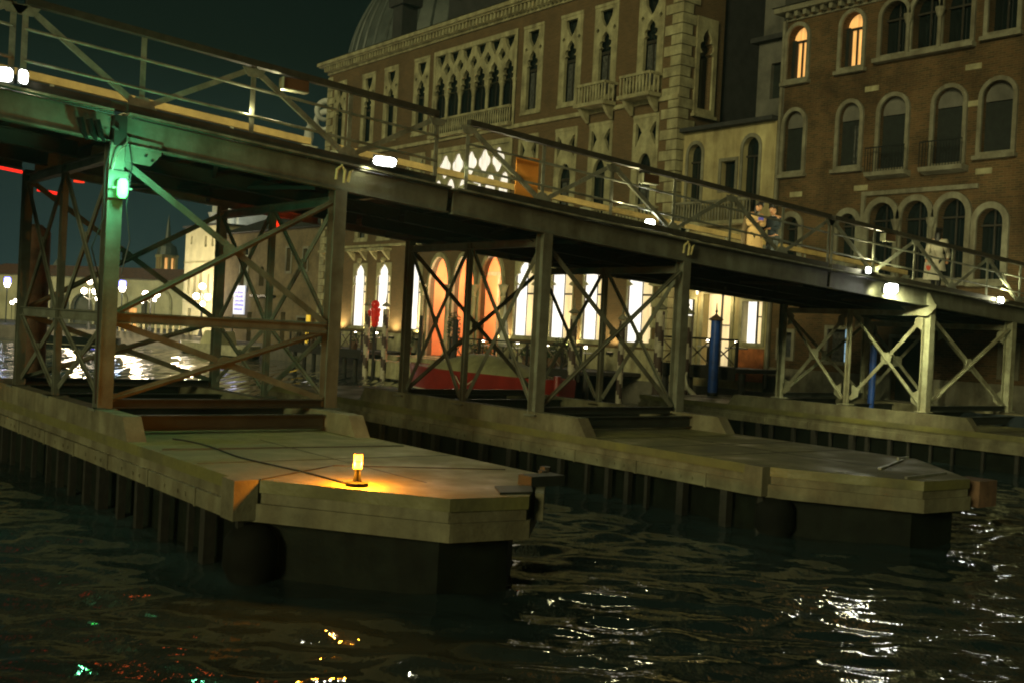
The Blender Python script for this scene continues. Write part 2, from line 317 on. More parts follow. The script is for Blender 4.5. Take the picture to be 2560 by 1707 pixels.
# ------------------------------------------------------------------ water
def build_water():
    ang = np.concatenate([np.linspace(-100, 8, 40, endpoint=False), np.linspace(8, 92, 620, endpoint=False), np.linspace(92, 260, 60, endpoint=False)])*math.pi/180
    rad = [1.0]
    while rad[-1] < 60: rad.append(rad[-1]*1.0052 if rad[-1] > 6.5 else rad[-1]+0.25)
    while rad[-1] < 900: rad.append(rad[-1]*1.045)
    rad = np.array(rad); A, Rr = np.meshgrid(ang, rad); X = Rr*np.cos(A); Y = Rr*np.sin(A)
    rng = np.random.RandomState(3); Z = np.zeros_like(X)
    dr = np.maximum(Rr*0.0052, Rr*(84/620*math.pi/180)); 
    for i in range(60):
        lam = 0.32*(1.075**i)*rng.uniform(0.9, 1.1); th = rng.normal(R(62), 0.62); k = 2*math.pi/lam
        amp = 0.0056*min(1, lam/0.75)*lam**0.85/ (1+0.30*lam**2)*1.25
        fade = np.clip((lam/dr-3)/4, 0, 1)
        ph = rng.uniform(0, 6.28)+0.5*np.sin(X*0.35+i)+0.5*np.cos(Y*0.28+2*i)
        Z += amp*fade*np.sin(k*(X*math.cos(th)+Y*math.sin(th))+ph)
    Z *= np.clip((45-Rr)/22, 0, 1)
    n1, n2 = X.shape; co = np.stack([X, Y, Z], -1).reshape(-1, 3)
    i, j = np.meshgrid(np.arange(n1-1), np.arange(n2), indexing='ij'); j2 = (j+1) % n2
    F = np.stack([i*n2+j, i*n2+j2, (i+1)*n2+j2, (i+1)*n2+j], -1).reshape(-1, 4)
    me = bpy.data.meshes.new('water'); me.vertices.add(len(co)); me.vertices.foreach_set('co', co.ravel())
    me.loops.add(F.size); me.loops.foreach_set('vertex_index', F.ravel().astype(np.int32))
    me.polygons.add(len(F)); me.polygons.foreach_set('loop_start', np.arange(0, F.size, 4, dtype=np.int32))
    me.polygons.foreach_set('loop_total', np.full(len(F), 4, dtype=np.int32)); me.update(calc_edges=True)
    me.polygons.foreach_set('use_smooth', [True]*len(me.polygons)); me.validate()
    mt = bpy.data.materials.new('canal_water'); mt.use_nodes = True; n, l = nt(mt); b = n['Principled BSDF']
    b.inputs['Base Color'].default_value = (0.018, 0.031, 0.032, 1); b.inputs['Roughness'].default_value = 0.035
    b.inputs['IOR'].default_value = 1.33; b.inputs['Specular IOR Level'].default_value = 0.6
    g = n.new('ShaderNodeNewGeometry'); h = None
    ln = n.new('ShaderNodeVectorMath'); ln.operation = 'LENGTH'; l.new(g.outputs['Position'], ln.inputs[0])
    def fade(a, b_, lo, hi):
        mr = n.new('ShaderNodeMapRange'); mr.inputs[1].default_value = a; mr.inputs[2].default_value = b_; mr.inputs[3].default_value = lo; mr.inputs[4].default_value = hi
        l.new(ln.outputs['Value'], mr.inputs[0]); return mr.outputs[0]
    for sc_, dist, st, fd in ((1.0, 0.20, (0.21, 2.6, 1), (22, 50, 0.05, 1.0)), (0.55, 0.05, (2.0, 1.0, 1), (15, 40, 0.8, 0.1)), (2.4, 0.016, (0.8, 2.2, 1), (18, 45, 1.0, 0.0)), (9.0, 0.0018, (1, 1.6, 1), (10, 25, 1.0, 0.0))):
        m0 = n.new('ShaderNodeMapping'); m0.inputs['Rotation'].default_value = (0, 0, -R(52.4)); l.new(g.outputs['Position'], m0.inputs[0]); mp = n.new('ShaderNodeMapping'); mp.inputs['Scale'].default_value = st
        no = n.new('ShaderNodeTexNoise'); no.inputs['Scale'].default_value = sc_; no.inputs['Detail'].default_value = 0 if dist == 0.20 else 3
        l.new(m0.outputs[0], mp.inputs[0]); l.new(mp.outputs[0], no.inputs['Vector'])
        bp = n.new('ShaderNodeBump'); l.new(fade(*fd), bp.inputs['Strength']); bp.inputs['Distance'].default_value = dist
        l.new(no.outputs['Fac'], bp.inputs['Height'])
        if h: l.new(h.outputs[0], bp.inputs['Normal'])
        h = bp
    l.new(h.outputs[0], b.inputs['Normal'])
    me.materials.append(mt); o = bpy.data.objects.new('water', me); COL.objects.link(o); o['kind'] = 'structure'
build_water()
# ------------------------------------------------------------------ quay, far pavement
q = [at(px, 800, 93) for px in (505, 300, 100, -500)]
tag(MB().prism([(90, -60), (110, 175), (-70, 190), (q[3].x, q[3].y), (q[2].x, q[2].y), (q[1].x, q[1].y), (q[0].x, q[0].y),
    (33.4, 84), (33.4, 33.0), (33.7, 33.0), (33.7, -60)], -1.5, 1.0).build('quay_pavement', 'pave'), kind='structure')
# ------------------------------------------------------------------ bridge
ZT = [(-12, 8.35), (3.9, 7.18), (7.4, 6.93), (11.3, 6.67), (15.2, 6.41), (18.87, 6.20), (27.7, 5.77), (40, 5.15)]
def zt(x): return float(np.interp(x, [a for a, b in ZT], [b for a, b in ZT]))
YN, YF = 16.7, 21.6
def P(x, dz, y=YN): return (x, y, zt(x)+dz)
def truss(b, nodes, y, sgn, odd, parts=True):
    """one side truss; sgn -1 = outer side towards -Y"""
    mb = MB()
    mb.bar(P(nodes[0], -0.05, y), P(nodes[-1], -0.05, y), 0.13, 0.10 if sgn < 0 else 0.14); mb.build('top_chord', 'chord' if sgn < 0 else 'wood_rail', b)
    for dz in (-0.44, -0.88):
        MB().tube([P(nodes[0], dz, y), P(nodes[-1], dz, y)], 0.024, 8).build('rail', 'steel', b)
    mb = MB(); mb.bar(P(nodes[0], -1.22, y), P(nodes[-1], -1.22, y), 0.10, 0.12); mb.build('bottom_chord', 'chord', b)
    for k, x in enumerate(nodes):
        mb = MB(); tt = 0.075
        mb.bar(P(x, -1.17, y), P(x, -0.101, y), tt, 0.012, (0, 1, 0)); mb.bar(P(x+tt/2, -1.17, y+0.03), P(x+tt/2, -0.101, y+0.03), 0.012, 0.07, (0, 1, 0))
        mb.build('post', 'steel', b)
    for k in range(len(nodes)-1):
        a, c = nodes[k], nodes[k+1]; tk = (k+odd) % 2
        p, q_ = (P(a, -0.12, y-0.012*sgn*-1), P(c, -1.16, y)) if tk == 0 else (P(a, -1.16, y), P(c, -0.12, y))
        mb = MB(); mb.bar(p, q_, 0.012, 0.085, (0, 0, 1)); mb.bar(Vector(p)+Vector((0, 0.03, -0.036)), Vector(q_)+Vector((0, 0.03, -0.036)), 0.06, 0.012, (0, 0, 1))
        mb.build('diagonal', 'steel', b)
    for k, x in enumerate(nodes):
        mb = MB(); top = (k+odd) % 2 == 0
        if top: mb.prism_ax([(x-0.2, zt(x)-0.12), (x+0.2, zt(x)-0.13), (x+0.1, zt(x)-0.26), (x-0.1, zt(x)-0.26)], 1, y-0.022, y-0.010)
        else: mb.prism_ax([(x-0.24, zt(x)-1.16), (x+0.24, zt(x)-1.17), (x+0.09, zt(x)-1.0), (x-0.09, zt(x)-1.0)], 1, y-0.022, y-0.010)
        mb.build('gusset_plate', 'steel', b)
def span(label, x0, x1, nodes, odd=0, extra=None):
    b = thing('footbridge_span', (x0, YN, zt(x0)-1.3), label, 'footbridge', 'spans of the steel footbridge')
    truss(b, nodes, YN, -1, odd); truss(b, nodes, YF, 1, odd)
    n = max(2, int((x1-x0)/2)); xs = [x0+(x1-x0)*i/n for i in range(n+1)]
    mb = MB()
    for a, c in zip(xs, xs[1:]): mb.bar(P(a, -1.31, (YN+YF)/2), P(c, -1.31, (YN+YF)/2), 4.70, 0.05)
    mb.build('walkway_deck', 'plank', b)
    for y in (YN, YF):
        mb = MB()
        for a, c in zip(xs, xs[1:]): mb.bar(P(a, -1.31, y-0.02 if y == YN else y+0.02), P(c, -1.31, y-0.02 if y == YN else y+0.02), 0.26, 0.035)
        mb.build('edge_flange', 'steel', b)
        mb = MB()
        for a, c in zip(xs, xs[1:]):
            mb.hbeam(P(a, -1.548, y), P(c, -1.548, y), 0.18, 0.43, 0.022)
        mb.build('girder', 'girder', b)
    mb = MB()
    for x in np.arange(x0+0.45, x1-0.2, 0.88): mb.hbeam((x, YN+0.1, zt(x)-1.47), (x, YF-0.1, zt(x)-1.47), 0.10, 0.22, 0.014)
    for y in (18.3, 19.95):
        for a, c in zip(xs, xs[1:]): mb.hbeam(P(a, -1.72, y), P(c, -1.72, y), 0.14, 0.24, 0.016)
    mb.build('floor_beams', 'dark', b)
    mb = MB()
    for x in np.arange(x0+1.5, x1-1.0, 3.5):
        mb.bar((x, YN+0.15, zt(x)-1.70), (x+1.75, YF-0.15, zt(x+1.75)-1.70), 0.06, 0.06); mb.bar((x+1.75, YN+0.15, zt(x+1.75)-1.77), (x, YF-0.15, zt(x)-1.77), 0.06, 0.06)
    mb.build('wind_bracing', 'dark', b)
    mb = MB()
    for a, c in zip(xs, xs[1:]): mb.tube([P(a+0.03, -1.37, YN-0.16), P(c, -1.37, YN-0.16)], 0.013, 6)
    mb.build('cable_run', 'cable', b)
    return b
D1, D2 = 1.757, 1.788
nA = [3.82-D1*k for k in range(6, -1, -1)]; nB = [3.98]+[3.9+D1*k for k in (1, 2, 3)]+[10.93]; nC = [11.61+D2*k for k in range(6)]+[22.28]
nD = [22.42]+[11.61+D2*k for k in range(7, 13)]
spA = span('left span of the steel footbridge, its girder lit green above the signal lamp', -6.9, 5.22, nA, 0)
spB = span('span of the steel footbridge between the green signal lamp and the middle pontoon', 5.44, 11.22, nB, 0)
spC = span('middle span of the steel footbridge, with the couple leaning near its right end', 11.34, 22.30, nC, 0)
spD = span('right span of the steel footbridge with the woman in cream walking on it', 22.42, 33.4, nD, 0)
for b_, x in ((spB, 9.0-0.1), (spC, 15.9), (spD, 24.4)):      # small casings hanging under the top chord
    pass
def casing(b_, x):
    mb = MB(); mb.box((x-0.22, YN-0.035, zt(x)-0.29), (x+0.22, YN+0.10, zt(x)-0.115)); o = mb.build('brown_casing', 'brownbox', b_)
    MB().box((x-0.24, YN-0.05, zt(x)-0.312), (x+0.22, YN+0.11, zt(x)-0.291)).box((x-0.242, YN-0.05, zt(x)-0.290), (x-0.221, YN+0.11, zt(x)-0.115)).build('casing_edge', 'bright_steel', o)
    point(o, (x-0.15, YN+0.30, zt(x)-0.42), 26, (1, 0.93, 0.5), 0.06); spot(o, (x+0.3, YN+0.5, zt(x)-0.45), (x-0.5, YF, zt(x)-0.1), 200, (1, 0.85, 0.36), 150, 0.5)
    point(o, (x-0.8, YN-0.02, zt(x)-0.75), 10, (1, 0.93, 0.5), 0.05)
casing(spB, 8.15); casing(spC, 16.25); casing(spD, 24.75)
# joints: dark sleeve at trestle one, clamps on the girders
mb = MB(); mb.box((5.24, YN-0.14, zt(5.33)-1.80), (5.42, YN+0.14, zt(5.33)-1.36)); mb.tube([(5.2, YN-0.16, 5.55), (5.29, YN-0.17, 5.50)], 0.03); mb.build('joint_sleeve', 'dark', spA)
mb = MB()
for dx in (0, 0.13, 0.24): mb.tube([(4.75+dx, YN-0.11, 5.60), (4.80+dx, YN-0.12, 5.42), (4.87+dx, YN-0.11, 5.30)], [0.05, 0.045, 0.02], 6)
mb.build('hanging_sling', 'rubber', spA)
def clamp_(b_, x):
    z = zt(x)-1.42; mb = MB()
    mb.tube([(x-0.12, YN-0.13, z-0.18), (x-0.12, YN-0.15, z-0.02), (x-0.04, YN-0.16, z+0.06), (x+0.03, YN-0.15, z-0.02), (x+0.03, YN-0.13, z-0.22)], 0.026, 8)
    mb.tube([(x+0.10, YN-0.13, z-0.20), (x+0.13, YN-0.15, z-0.03), (x+0.20, YN-0.13, z+0.02)], [0.03, 0.025, 0.015], 8)
    mb.build('girder_clamp', 'tape', b_)
clamp_(spB, 9.02); clamp_(spC, 17.33)

tr_group = 'steel trestles standing on the pontoons'
def trestle(label, x0, x1, zb, mid, mat_='girder', face='girder', gus=True):
    t = thing('bridge_trestle', (x0, YN, zb), label, 'trestle', tr_group)
    ys = (YN, 19.15, YF-0.1)
    for x in (x0, x1):
        for y in ys:
            h = zt(x)-1.77-(0.10 if y == ys[1] else 0); sw = 0.24 if y == ys[0] else (0.12 if y == ys[1] else 0.18); mb = MB(); mb.hbeam((x, y, zb), (x, y, h), sw-0.02, sw, 0.02, (0, 1, 0))
            mb.box((x-0.17, y-0.17, zb-0.03), (x+0.17, y+0.17, zb)); mb.build('leg', mat_, t)
    lv = [zb+0.08]+([mid] if mid else [])
    class _T:
        def __getitem__(s_, x): return zt(x)-1.92
    tops = _T()
    def face_bars(fx, fy, horiz):
        a, c = fx, fy
        for q_ in range(len(lv)):
            za = lv[q_]
            zb0 = (lv[q_+1] if q_+1 < len(lv) else None)
            zt0 = zb0 if zb0 else tops[a[0]]; zt1 = zb0 if zb0 else tops[c[0]]
            A, Bq, Cq, Dq = Vector((a[0], a[1], za+0.06)), Vector((c[0], c[1], za+0.06)), Vector((c[0], c[1], zt1-0.06)), Vector((a[0], a[1], zt0-0.06))
            nrm = (0, 1, 0) if horiz else (1, 0, 0); off = Vector(nrm)*0.016
            o_ = MB(); o_.bar(A-off, Cq-off, 0.10, 0.014, nrm) ; o_.bar(A-off*2, Cq-off*2, 0.014, 0.06, nrm); o_.build('brace', face, t)
            o_ = MB(); o_.bar(Bq+off, Dq+off, 0.10, 0.014, nrm); o_.bar(Bq+off*2, Dq+off*2, 0.014, 0.06, nrm); o_.build('brace', face, t)
            if gus:
                cen = (A+Cq+Bq+Dq)/4; s_ = 0.17 if face == 'bright_steel' else 0.11; g_ = MB()
                if horiz: g_.prism_ax([(cen.x+s_*math.cos(k*math.pi/4+.39), cen.z+s_*math.sin(k*math.pi/4+.39)) for k in range(8)], 1, cen.y-0.008, cen.y+0.008)
                else: g_.prism_ax([(cen.y+s_*math.cos(k*math.pi/4+.39), cen.z+s_*math.sin(k*math.pi/4+.39)) for k in range(8)], 0, cen.x-0.008, cen.x+0.008)
                g_.build('gusset_plate', face, t)
                for V in ((A, Bq, Cq, Dq) if face == 'bright_steel' and not horiz else ()):
                    g_ = MB(); d_ = (cen-V); d_.normalize(); w_ = V+d_*0.42
                    pr = [(V[0] if horiz else V[1], V[2])]
                    uu = 0 if horiz else 1; side = 1 if cen[uu] > V[uu] else -1; vs = 1 if cen.z > V.z else -1
                    poly = [(V[uu]+side*0.08, V.z-vs*0.04), (V[uu]+side*0.30, V.z+vs*0.10), (w_[uu]+side*0.02, w_.z+vs*0.0), (w_[uu]-side*0.10, w_.z+vs*0.05), (V[uu]+side*0.08, V.z+vs*0.42)]
                    if horiz: g_.prism_ax(poly, 1, V.y-0.007, V.y+0.007)
                    else: g_.prism_ax(poly, 0, V.x-0.007, V.x+0.007)
                    g_.build('gusset_plate', face, t)
    for y in (ys[0], ys[2]):
        face_bars((x0+0.1, y), (x1-0.1, y), True)
    for x in (x0, x1):
        for a, c in zip(ys, ys[1:]): face_bars((x, a+0.1), (x, c-0.1), False)
    for z_ in ([mid] if mid else []):
        for y in (ys[0], ys[2]): MB().hbeam((x0+0.12, y, z_), (x1-0.12, y, z_-0.02), 0.14, 0.16, 0.016).build('mid_beam', face, t)
        for x in (x0, x1): MB().hbeam((x, ys[0]+0.12, z_), (x, ys[2]-0.12, z_), 0.12, 0.16, 0.016).build('mid_beam', face, t)
    for x in (x0, x1): MB().hbeam((x, ys[0]+0.12, tops[x]-0.02), (x, ys[2]-0.12, tops[x]-0.02), 0.14, 0.15, 0.016).build('top_beam', face, t)
    for y in (ys[0], ys[2]): MB().hbeam((x0+0.12, y, zb+0.07), (x1-0.12, y, zb+0.07), 0.16, 0.14, 0.016).build('base_beam', 'dark', t)
    return t
T1 = trestle('tall two-storey steel trestle carrying the green signal lamp, on the near pontoon', 5.30, 9.02, 1.42, 2.76)
T2 = trestle('single-storey dark steel trestle under the bridge on the middle pontoon', 13.52, 17.36, 1.29, None)
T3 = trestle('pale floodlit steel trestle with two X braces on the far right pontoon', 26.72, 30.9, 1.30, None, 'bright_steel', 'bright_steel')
# big knee plate with bolts and the deep bracket at the green corner
mb = MB(); z1 = zt(5.5)-1.78
mb.prism_ax([(5.44, z1+0.16), (5.98, z1+0.10), (5.98, z1-0.06), (5.82, z1-0.24), (5.44, z1-0.22)], 1, YN-0.05, YN-0.03); k_ = mb.build('knee_plate', 'girder', T1)
mb = MB()
for x, z in ((5.80, z1+0.03), (5.90, z1+0.02), (5.74, z1-0.1), (5.84, z1-0.16)):
    mb.prism_ax([(x+0.022*math.cos(a), z+0.022*math.sin(a)) for a in [k*math.pi/3 for k in range(6)]], 1, YN-0.075, YN-0.051)
mb.build('bolts', 'dark', k_)
mb = MB(); mb.prism_ax([(18.2, 0), (YN, 0), (YN, 0.0)], 0, 0, 0) if False else None
mb = MB(); z3 = zt(26.72)-1.77
mb.prism_ax([(YN-0.08, z3+0.36), (YN-0.30, z3+0.03), (YN-0.30, z3-0.02), (YN-0.10, z3-0.22), (YN+0.05, z3-0.25), (YN+0.45, z3-0.22), (YN+0.75, z3+0.0), (YN+0.25, z3+0.03), (YN+0.10, z3+0.36)], 0, 26.55, 26.565)
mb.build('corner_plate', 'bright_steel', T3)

def pontoon(label, x0, x1, near, far, zd, poly_near, n_tyre=1, left_dx=0.0):
    p = thing('pontoon', (x0, near, 0), label, 'pontoon', 'pontoons under the footbridge')
    pts = [(x0, far)]+poly_near+[(x1, far)]
    MB().prism(pts, zd-0.14, zd).build('deck', 'deck', p)
    def off(pt, d):
        cx_, cy_ = (x0+x1)/2, (near+far)/2; sx_ = (x1-x0)/2; sy_ = (far-near)/2
        return (cx_+(pt[0]-cx_)*(1-d/sx_), cy_+(pt[1]-cy_)*(1-d/sy_))
    MB().prism([off(q_, 0.025) for q_ in pts], zd-0.30, zd-0.14).build('recessed_band', 'concrete', p)
    mb = MB().prism([off(q_, -0.025) for q_ in pts], zd-0.46, zd-0.26)
    for yy in np.arange(near+3.2, far-0.5, 1.6):
        for xx, sg in ((x0-0.028, -1), (x1+0.028, 1)):
            mb.box((xx-0.012, yy-0.02, zd-0.47), (xx+0.012, yy+0.02, zd-0.25))
            for dy in (0.3, 0.55, 1.0): mb.box((xx-0.012, yy+dy-0.022, zd-0.39), (xx+0.012, yy+dy+0.022, zd-0.345))
    mb.build('rubbing_strip', 'concrete', p)
    MB().prism([off(q_, 0.24) for q_ in pts], -0.6, zd-0.46).build('hull', 'hull', p)
    mb = MB(); r_ = random.Random(int(x0*10))
    for xx, sgn in ((x0+0.05, 1), (x1-0.05, -1)):
        y = near+2.1
        while y < far-0.3:
            wd = r_.choice((0.07, 0.1, 0.14)); MB().box((xx-wd/2, y-wd/2, -0.6), (xx+wd/2, y+wd/2, zd-0.462)).build('fender_post', 'timber', p); y += r_.uniform(0.45, 0.95)
    for yj in np.arange(near+3.4, 15.0, 1.25): MB().box((x0+0.06, yj-0.008, zd+0.0005), (x1-0.06, yj+0.008, zd+0.005)).build('plate_joint', 'dark', p)
    MB().box(((x0+x1)/2-0.008, near+1.2, zd+0.0055), ((x0+x1)/2+0.008, 15.0, zd+0.009)).build('plate_joint', 'dark', p)
    # edge plinths carrying the trestle
    for xx in (x0+0.13, x1-0.13):
        MB().prism_ax([(15.1, zd), (23.3, zd), (23.05, zd+0.32), (15.35, zd+0.32)], 0, xx-0.13, xx+0.13).build('plinth', 'concrete', p)
    mb = MB()
    for y in (16.1, 17.6, 20.3, 22.4): MB().hbeam((x0+0.3, y, zd+0.16), (x1-0.3, y, zd+0.16), 0.16, 0.22, 0.018).build('cross_bearer', 'dark', p)
    return p
p1 = pontoon('near pontoon with the amber beacon lit on its deck', 5.15, 8.93, 9.4, 28.5, 1.10, [(5.15, 11.55), (5.36, 11.35), (6.65, 9.55), (7.6, 9.42), (8.93, 10.85)])
p2 = pontoon('middle pontoon, unlit, with a black hull and pale deck edge', 13.42, 17.45, 8.95, 28.5, 1.02, [(13.42, 11.15), (13.60, 10.70), (14.6, 9.05), (15.7, 8.98), (17.45, 11.0)])
p3 = pontoon('far right pontoon with pale floodlit concrete edge', 26.5, 31.0, 9.0, 27.2, 0.93, [(26.5, 11.0), (27.6, 9.0), (30, 9.0), (31.0, 11.0)])
# details on the pontoon decks
mb = MB(); mb.box((8.05, 9.95, 1.1), (8.55, 10.2, 1.22)); mb.tube([(8.62, 10.4, 1.1), (8.62, 10.4, 1.26)], 0.07); mb.tube([(8.45, 10.25, 1.1), (8.45, 10.25, 1.24)], 0.05); mb.build('mooring_bollards', 'dark', p1)
MB().prism([(7.35, 9.62), (7.75, 9.55), (8.05, 9.95), (7.6, 10.05)], 1.102, 1.125).build('hatch_cover', 'dark', p1)
mb = MB(); mb.bar((8.86, 10.75, 0.95), (7.85, 9.55, 0.95), 0.10, 0.30); mb.build('corner_timber', 'concrete', p1)
MB().box((5.05, 11.35, 0.66), (5.33, 11.68, 1.105)).build('corner_block', 'concrete', p1)
MB().box((13.32, 10.95, 0.58), (13.62, 11.30, 1.025)).build('corner_block', 'concrete', p2)
mb = MB(); mb.box((16.05, 9.02, 0.56), (16.55, 9.5, 0.96)); mb.build('corner_timber', 'rusty', p2)
mb = MB(); mb.bar((14.6, 9.35, 1.035), (15.9, 9.5, 1.035), 0.04, 0.03); mb.bar((15.2, 10.2, 1.032), (16.9, 10.9, 1.032), 0.05, 0.03); mb.bar((16.9, 11.0, 1.036), (17.35, 11.1, 1.036), 0.04, 0.04); mb.build('steel_strips', 'steel', p2)
mb = MB(); mb.bar((5.35, 11.35, 1.106), (6.7, 12.2, 1.106), 0.02, 0.012); mb.bar((6.7, 12.2, 1.106), (8.7, 11.3, 1.106), 0.02, 0.012); mb.bar((5.3, 14.2, 1.106), (8.8, 13.9, 1.106), 0.02, 0.012); mb.build('deck_joints', 'dark', p1)
mb = MB(); pts = []
for i in range(22):
    t = i/21; pts.append((5.85+t*0.27+0.12*math.sin(t*9)*(1-t), 15.3-t*4.60+0.1*math.sin(t*14)*(1-t), 1.112))
mb.tube(pts, 0.011, 6); mb.build('power_cable', 'cable', p1)
for p_, (fx, fy) in ((p1, (5.36, 11.52)), (p2, (13.66, 10.95))):
    MB().lathe([(0.20, -0.55), (0.30, -0.45), (0.31, -0.1), (0.25, 0.0), (0.31, 0.12), (0.30, 0.42), (0.20, 0.56), (0.05, 0.60)], (fx, fy, 0), 18).build('corner_fender', 'rubber', p_, True)
def beacon(loc, label, en):
    b = thing('amber_beacon', loc, label, 'beacon', 'amber warning beacons'); x, y, z = loc
    MB().lathe([(0.13, 0), (0.12, 0.035), (0.05, 0.05), (0.03, 0.14), (0.03, 0.19)], loc, 14).build('base', 'rubber', b)
    MB().lathe([(0.045, 0.19), (0.045, 0.262)], loc, 14).lathe([(0.045, 0.275), (0.045, 0.345)], loc, 14).build('lens', 'amber', b)
    MB().lathe([(0.048, 0.262), (0.048, 0.275)], loc, 14).lathe([(0.05, 0.346), (0.045, 0.358)], loc, 14).build('band', 'redpaint', b)
    for sx_ in (-0.085, 0.085): point(b, (x+sx_, y-sx_*0.4, z+0.24), en, (1.0, 0.29, 0.01), 0.03)
    return b
bc = at(900, 1222, 12.4); 
beacon((6.17, 10.66, 1.10), 'amber warning beacon on a black base in the middle of the near deck', 120)
beacon((5.25, 22.95, 1.10), 'amber beacon glowing at the far end of the near pontoon behind the trestle', 18)

# ------------------------------------------------------------------ lamps of the bridge
def floodlight(loc, face, label, size=(0.2, 0.12), en=60, col=(1, 0.97, 0.52), tgt=None, ang=110, spots=()):
    f = thing('floodlight', loc, label, 'floodlight', 'floodlights of the footbridge')
    d = Vector(face).normalized(); s_ = d.cross(Vector((0, 0, 1))).normalized(); u = s_.cross(d)
    L = Vector(loc); W, H = size
    mb = MB()
    def quad(c, w_, h_): return [c-s_*w_-u*h_, c+s_*w_-u*h_, c+s_*w_+u*h_, c-s_*w_+u*h_]
    a, b_ = quad(L, W/2+0.02, H/2+0.02), quad(L-d*0.09, W/2*0.7, H/2*0.7)
    mb.add(a+b_, [(0, 1, 2, 3), (7, 6, 5, 4), (0, 4, 5, 1), (1, 5, 6, 2), (2, 6, 7, 3), (3, 7, 4, 0)]); mb.build('housing', 'dark', f)
    mb = MB(); n_ = 16
    def oval(c_, w_, h_): return [c_+s_*w_*math.copysign(abs(math.cos(t))**0.55, math.cos(t))+u*h_*math.copysign(abs(math.sin(t))**0.55, math.sin(t)) for t in [2*math.pi*(k+.5)/n_ for k in range(n_)]]
    a, b_, c_ = oval(L+d*0.004, W/2, H/2), oval(L+d*0.022, W/2*0.9, H/2*0.88), oval(L+d*0.034, W/2*0.5, H/2*0.5)
    mb.add(a+b_+c_, [tuple(range(2*n_, 3*n_)), tuple(reversed(range(n_)))]+[(i+k*n_, (i+1) % n_+k*n_, (i+1) % n_+(k+1)*n_, i+(k+1)*n_) for k in (0, 1) for i in range(n_)]); mb.build('lens', 'flood', f)
    MB().bar(L-d*0.05-s_*(W/2+0.03)-u*0.1, L-d*0.05-s_*(W/2+0.03)+u*0.02, 0.02, 0.02).bar(L-d*0.05+s_*(W/2+0.03)-u*0.1, L-d*0.05+s_*(W/2+0.03)+u*0.02, 0.02, 0.02).build('bracket', 'dark', f)
    for tg, e_, an in spots:
        V_ = (Vector(tg)-L).normalized(); src = L+d*0.05 if V_.dot(d) > 0.15 else L+V_*0.12+s_*(W/2+0.06)*(1 if V_.dot(s_) > 0 else -1)+d*0.03
        spot(f, tuple(src), tg, e_, col, an, 0.6, 0.06)
    return f
W_ = (1.0, 0.96, 0.50)
floodlight((3.72, YN-0.12, 6.03), (-0.35, -1, 0.05), 'left floodlight of the pair at the foot of the joint post', (0.20, 0.19), spots=[((2.8, 8, 0.2), 130, 120)])
floodlight((3.96, YN-0.12, 6.04), (0.35, -1, 0.05), 'right floodlight of the pair at the foot of the joint post', (0.13, 0.19), spots=[((6.5, 12.5, 1.0), 120, 100)])
floodlight((9.74, YN-0.26, 5.62), (-0.1, -1, -0.30), 'wide rectangular floodlight above the girder clamp, facing the near pontoon', (0.42, 0.15),
           spots=[((9.6, YN+0.02, 5.0), 9, 150), ((7.6, 12.5, 1.1), 260, 95), ((14.5, 12.5, 1.1), 240, 80), ((13.1, 16.82, 5.85), 260, 14)])
floodlight((16.60, YN+0.30, 5.28), (-0.7, -1, 0.2), 'left lamp of the bright pair on the deck edge left of the couple', (0.20, 0.15), spots=[((13.6, YN-0.3, 6.1), 14, 120)])
floodlight((16.92, YN+0.22, 5.32), (0.4, -1, 0.3), 'right lamp of the bright pair on the deck edge left of the couple', (0.10, 0.12), spots=[((15.6, 12.0, 1.1), 200, 90), ((22.4, 18.9, 5.9), 560, 34)])
floodlight((23.72, YN-0.15, 4.80), (-0.5, -1, 0.1), 'round white lamp on the deck edge left of the woman in cream', (0.13, 0.15), spots=[((21.0, YN-0.1, 5.6), 6, 130), ((28.15, 17.6, 5.5), 160, 45)])
floodlight((24.32, YN-0.42, 4.38), (-0.55, -0.8, -0.28), 'slanting floodlight hung on the right girder, lighting the pale trestle', (0.34, 0.26),
           spots=[((24.3, YN+0.1, 4.1), 16, 165), ((26.8, 18.6, 2.0), 620, 100), ((25.1, YN, 5.25), 30, 60), ((24.5, 10.5, 0.8), 200, 90)])
floodlight((30.05, YN-0.12, 4.42), (-0.5, -1, 0.1), 'small round white lamp at the right end of the bridge edge', (0.18, 0.18), spots=[((28.2, YN+0.5, 5.6), 20, 120), ((34.0, 22.5, 8.0), 260, 110)])
# inside-facing lamps that light rails and far parapet
def decklamp(x, label, tg, en=45):
    f = thing('deck_lamp', (x, YF-0.35, zt(x)-1.20), label, 'lamp', 'small lamps on the walkway')
    MB().box((x-0.09, YF-0.42, zt(x)-1.26), (x+0.09, YF-0.30, zt(x)-1.14)).build('housing', 'dark', f)
    MB().box((x-0.07, YF-0.435, zt(x)-1.24), (x+0.07, YF-0.422, zt(x)-1.16)).build('lens', 'flood_far', f)
    spot(f, (x, YF-0.5, zt(x)-1.1), tg, en, (1, 0.93, 0.55), 150, 0.4)
decklamp(9.2, 'walkway lamp on the far parapet foot, left', (8.4, YN, 6.6), 26)
decklamp(15.8, 'walkway lamp on the far parapet foot, middle', (15.6, YN, 6.3), 30)
decklamp(24.6, 'walkway lamp on the far parapet foot, right', (24.4, YN, 5.6), 30)
decklamp(20.9, 'added walkway lamp on the far parapet foot beside the couple', (22.4, 18.9, 5.9), 90)  # unseen lamp, added to brighten the couple
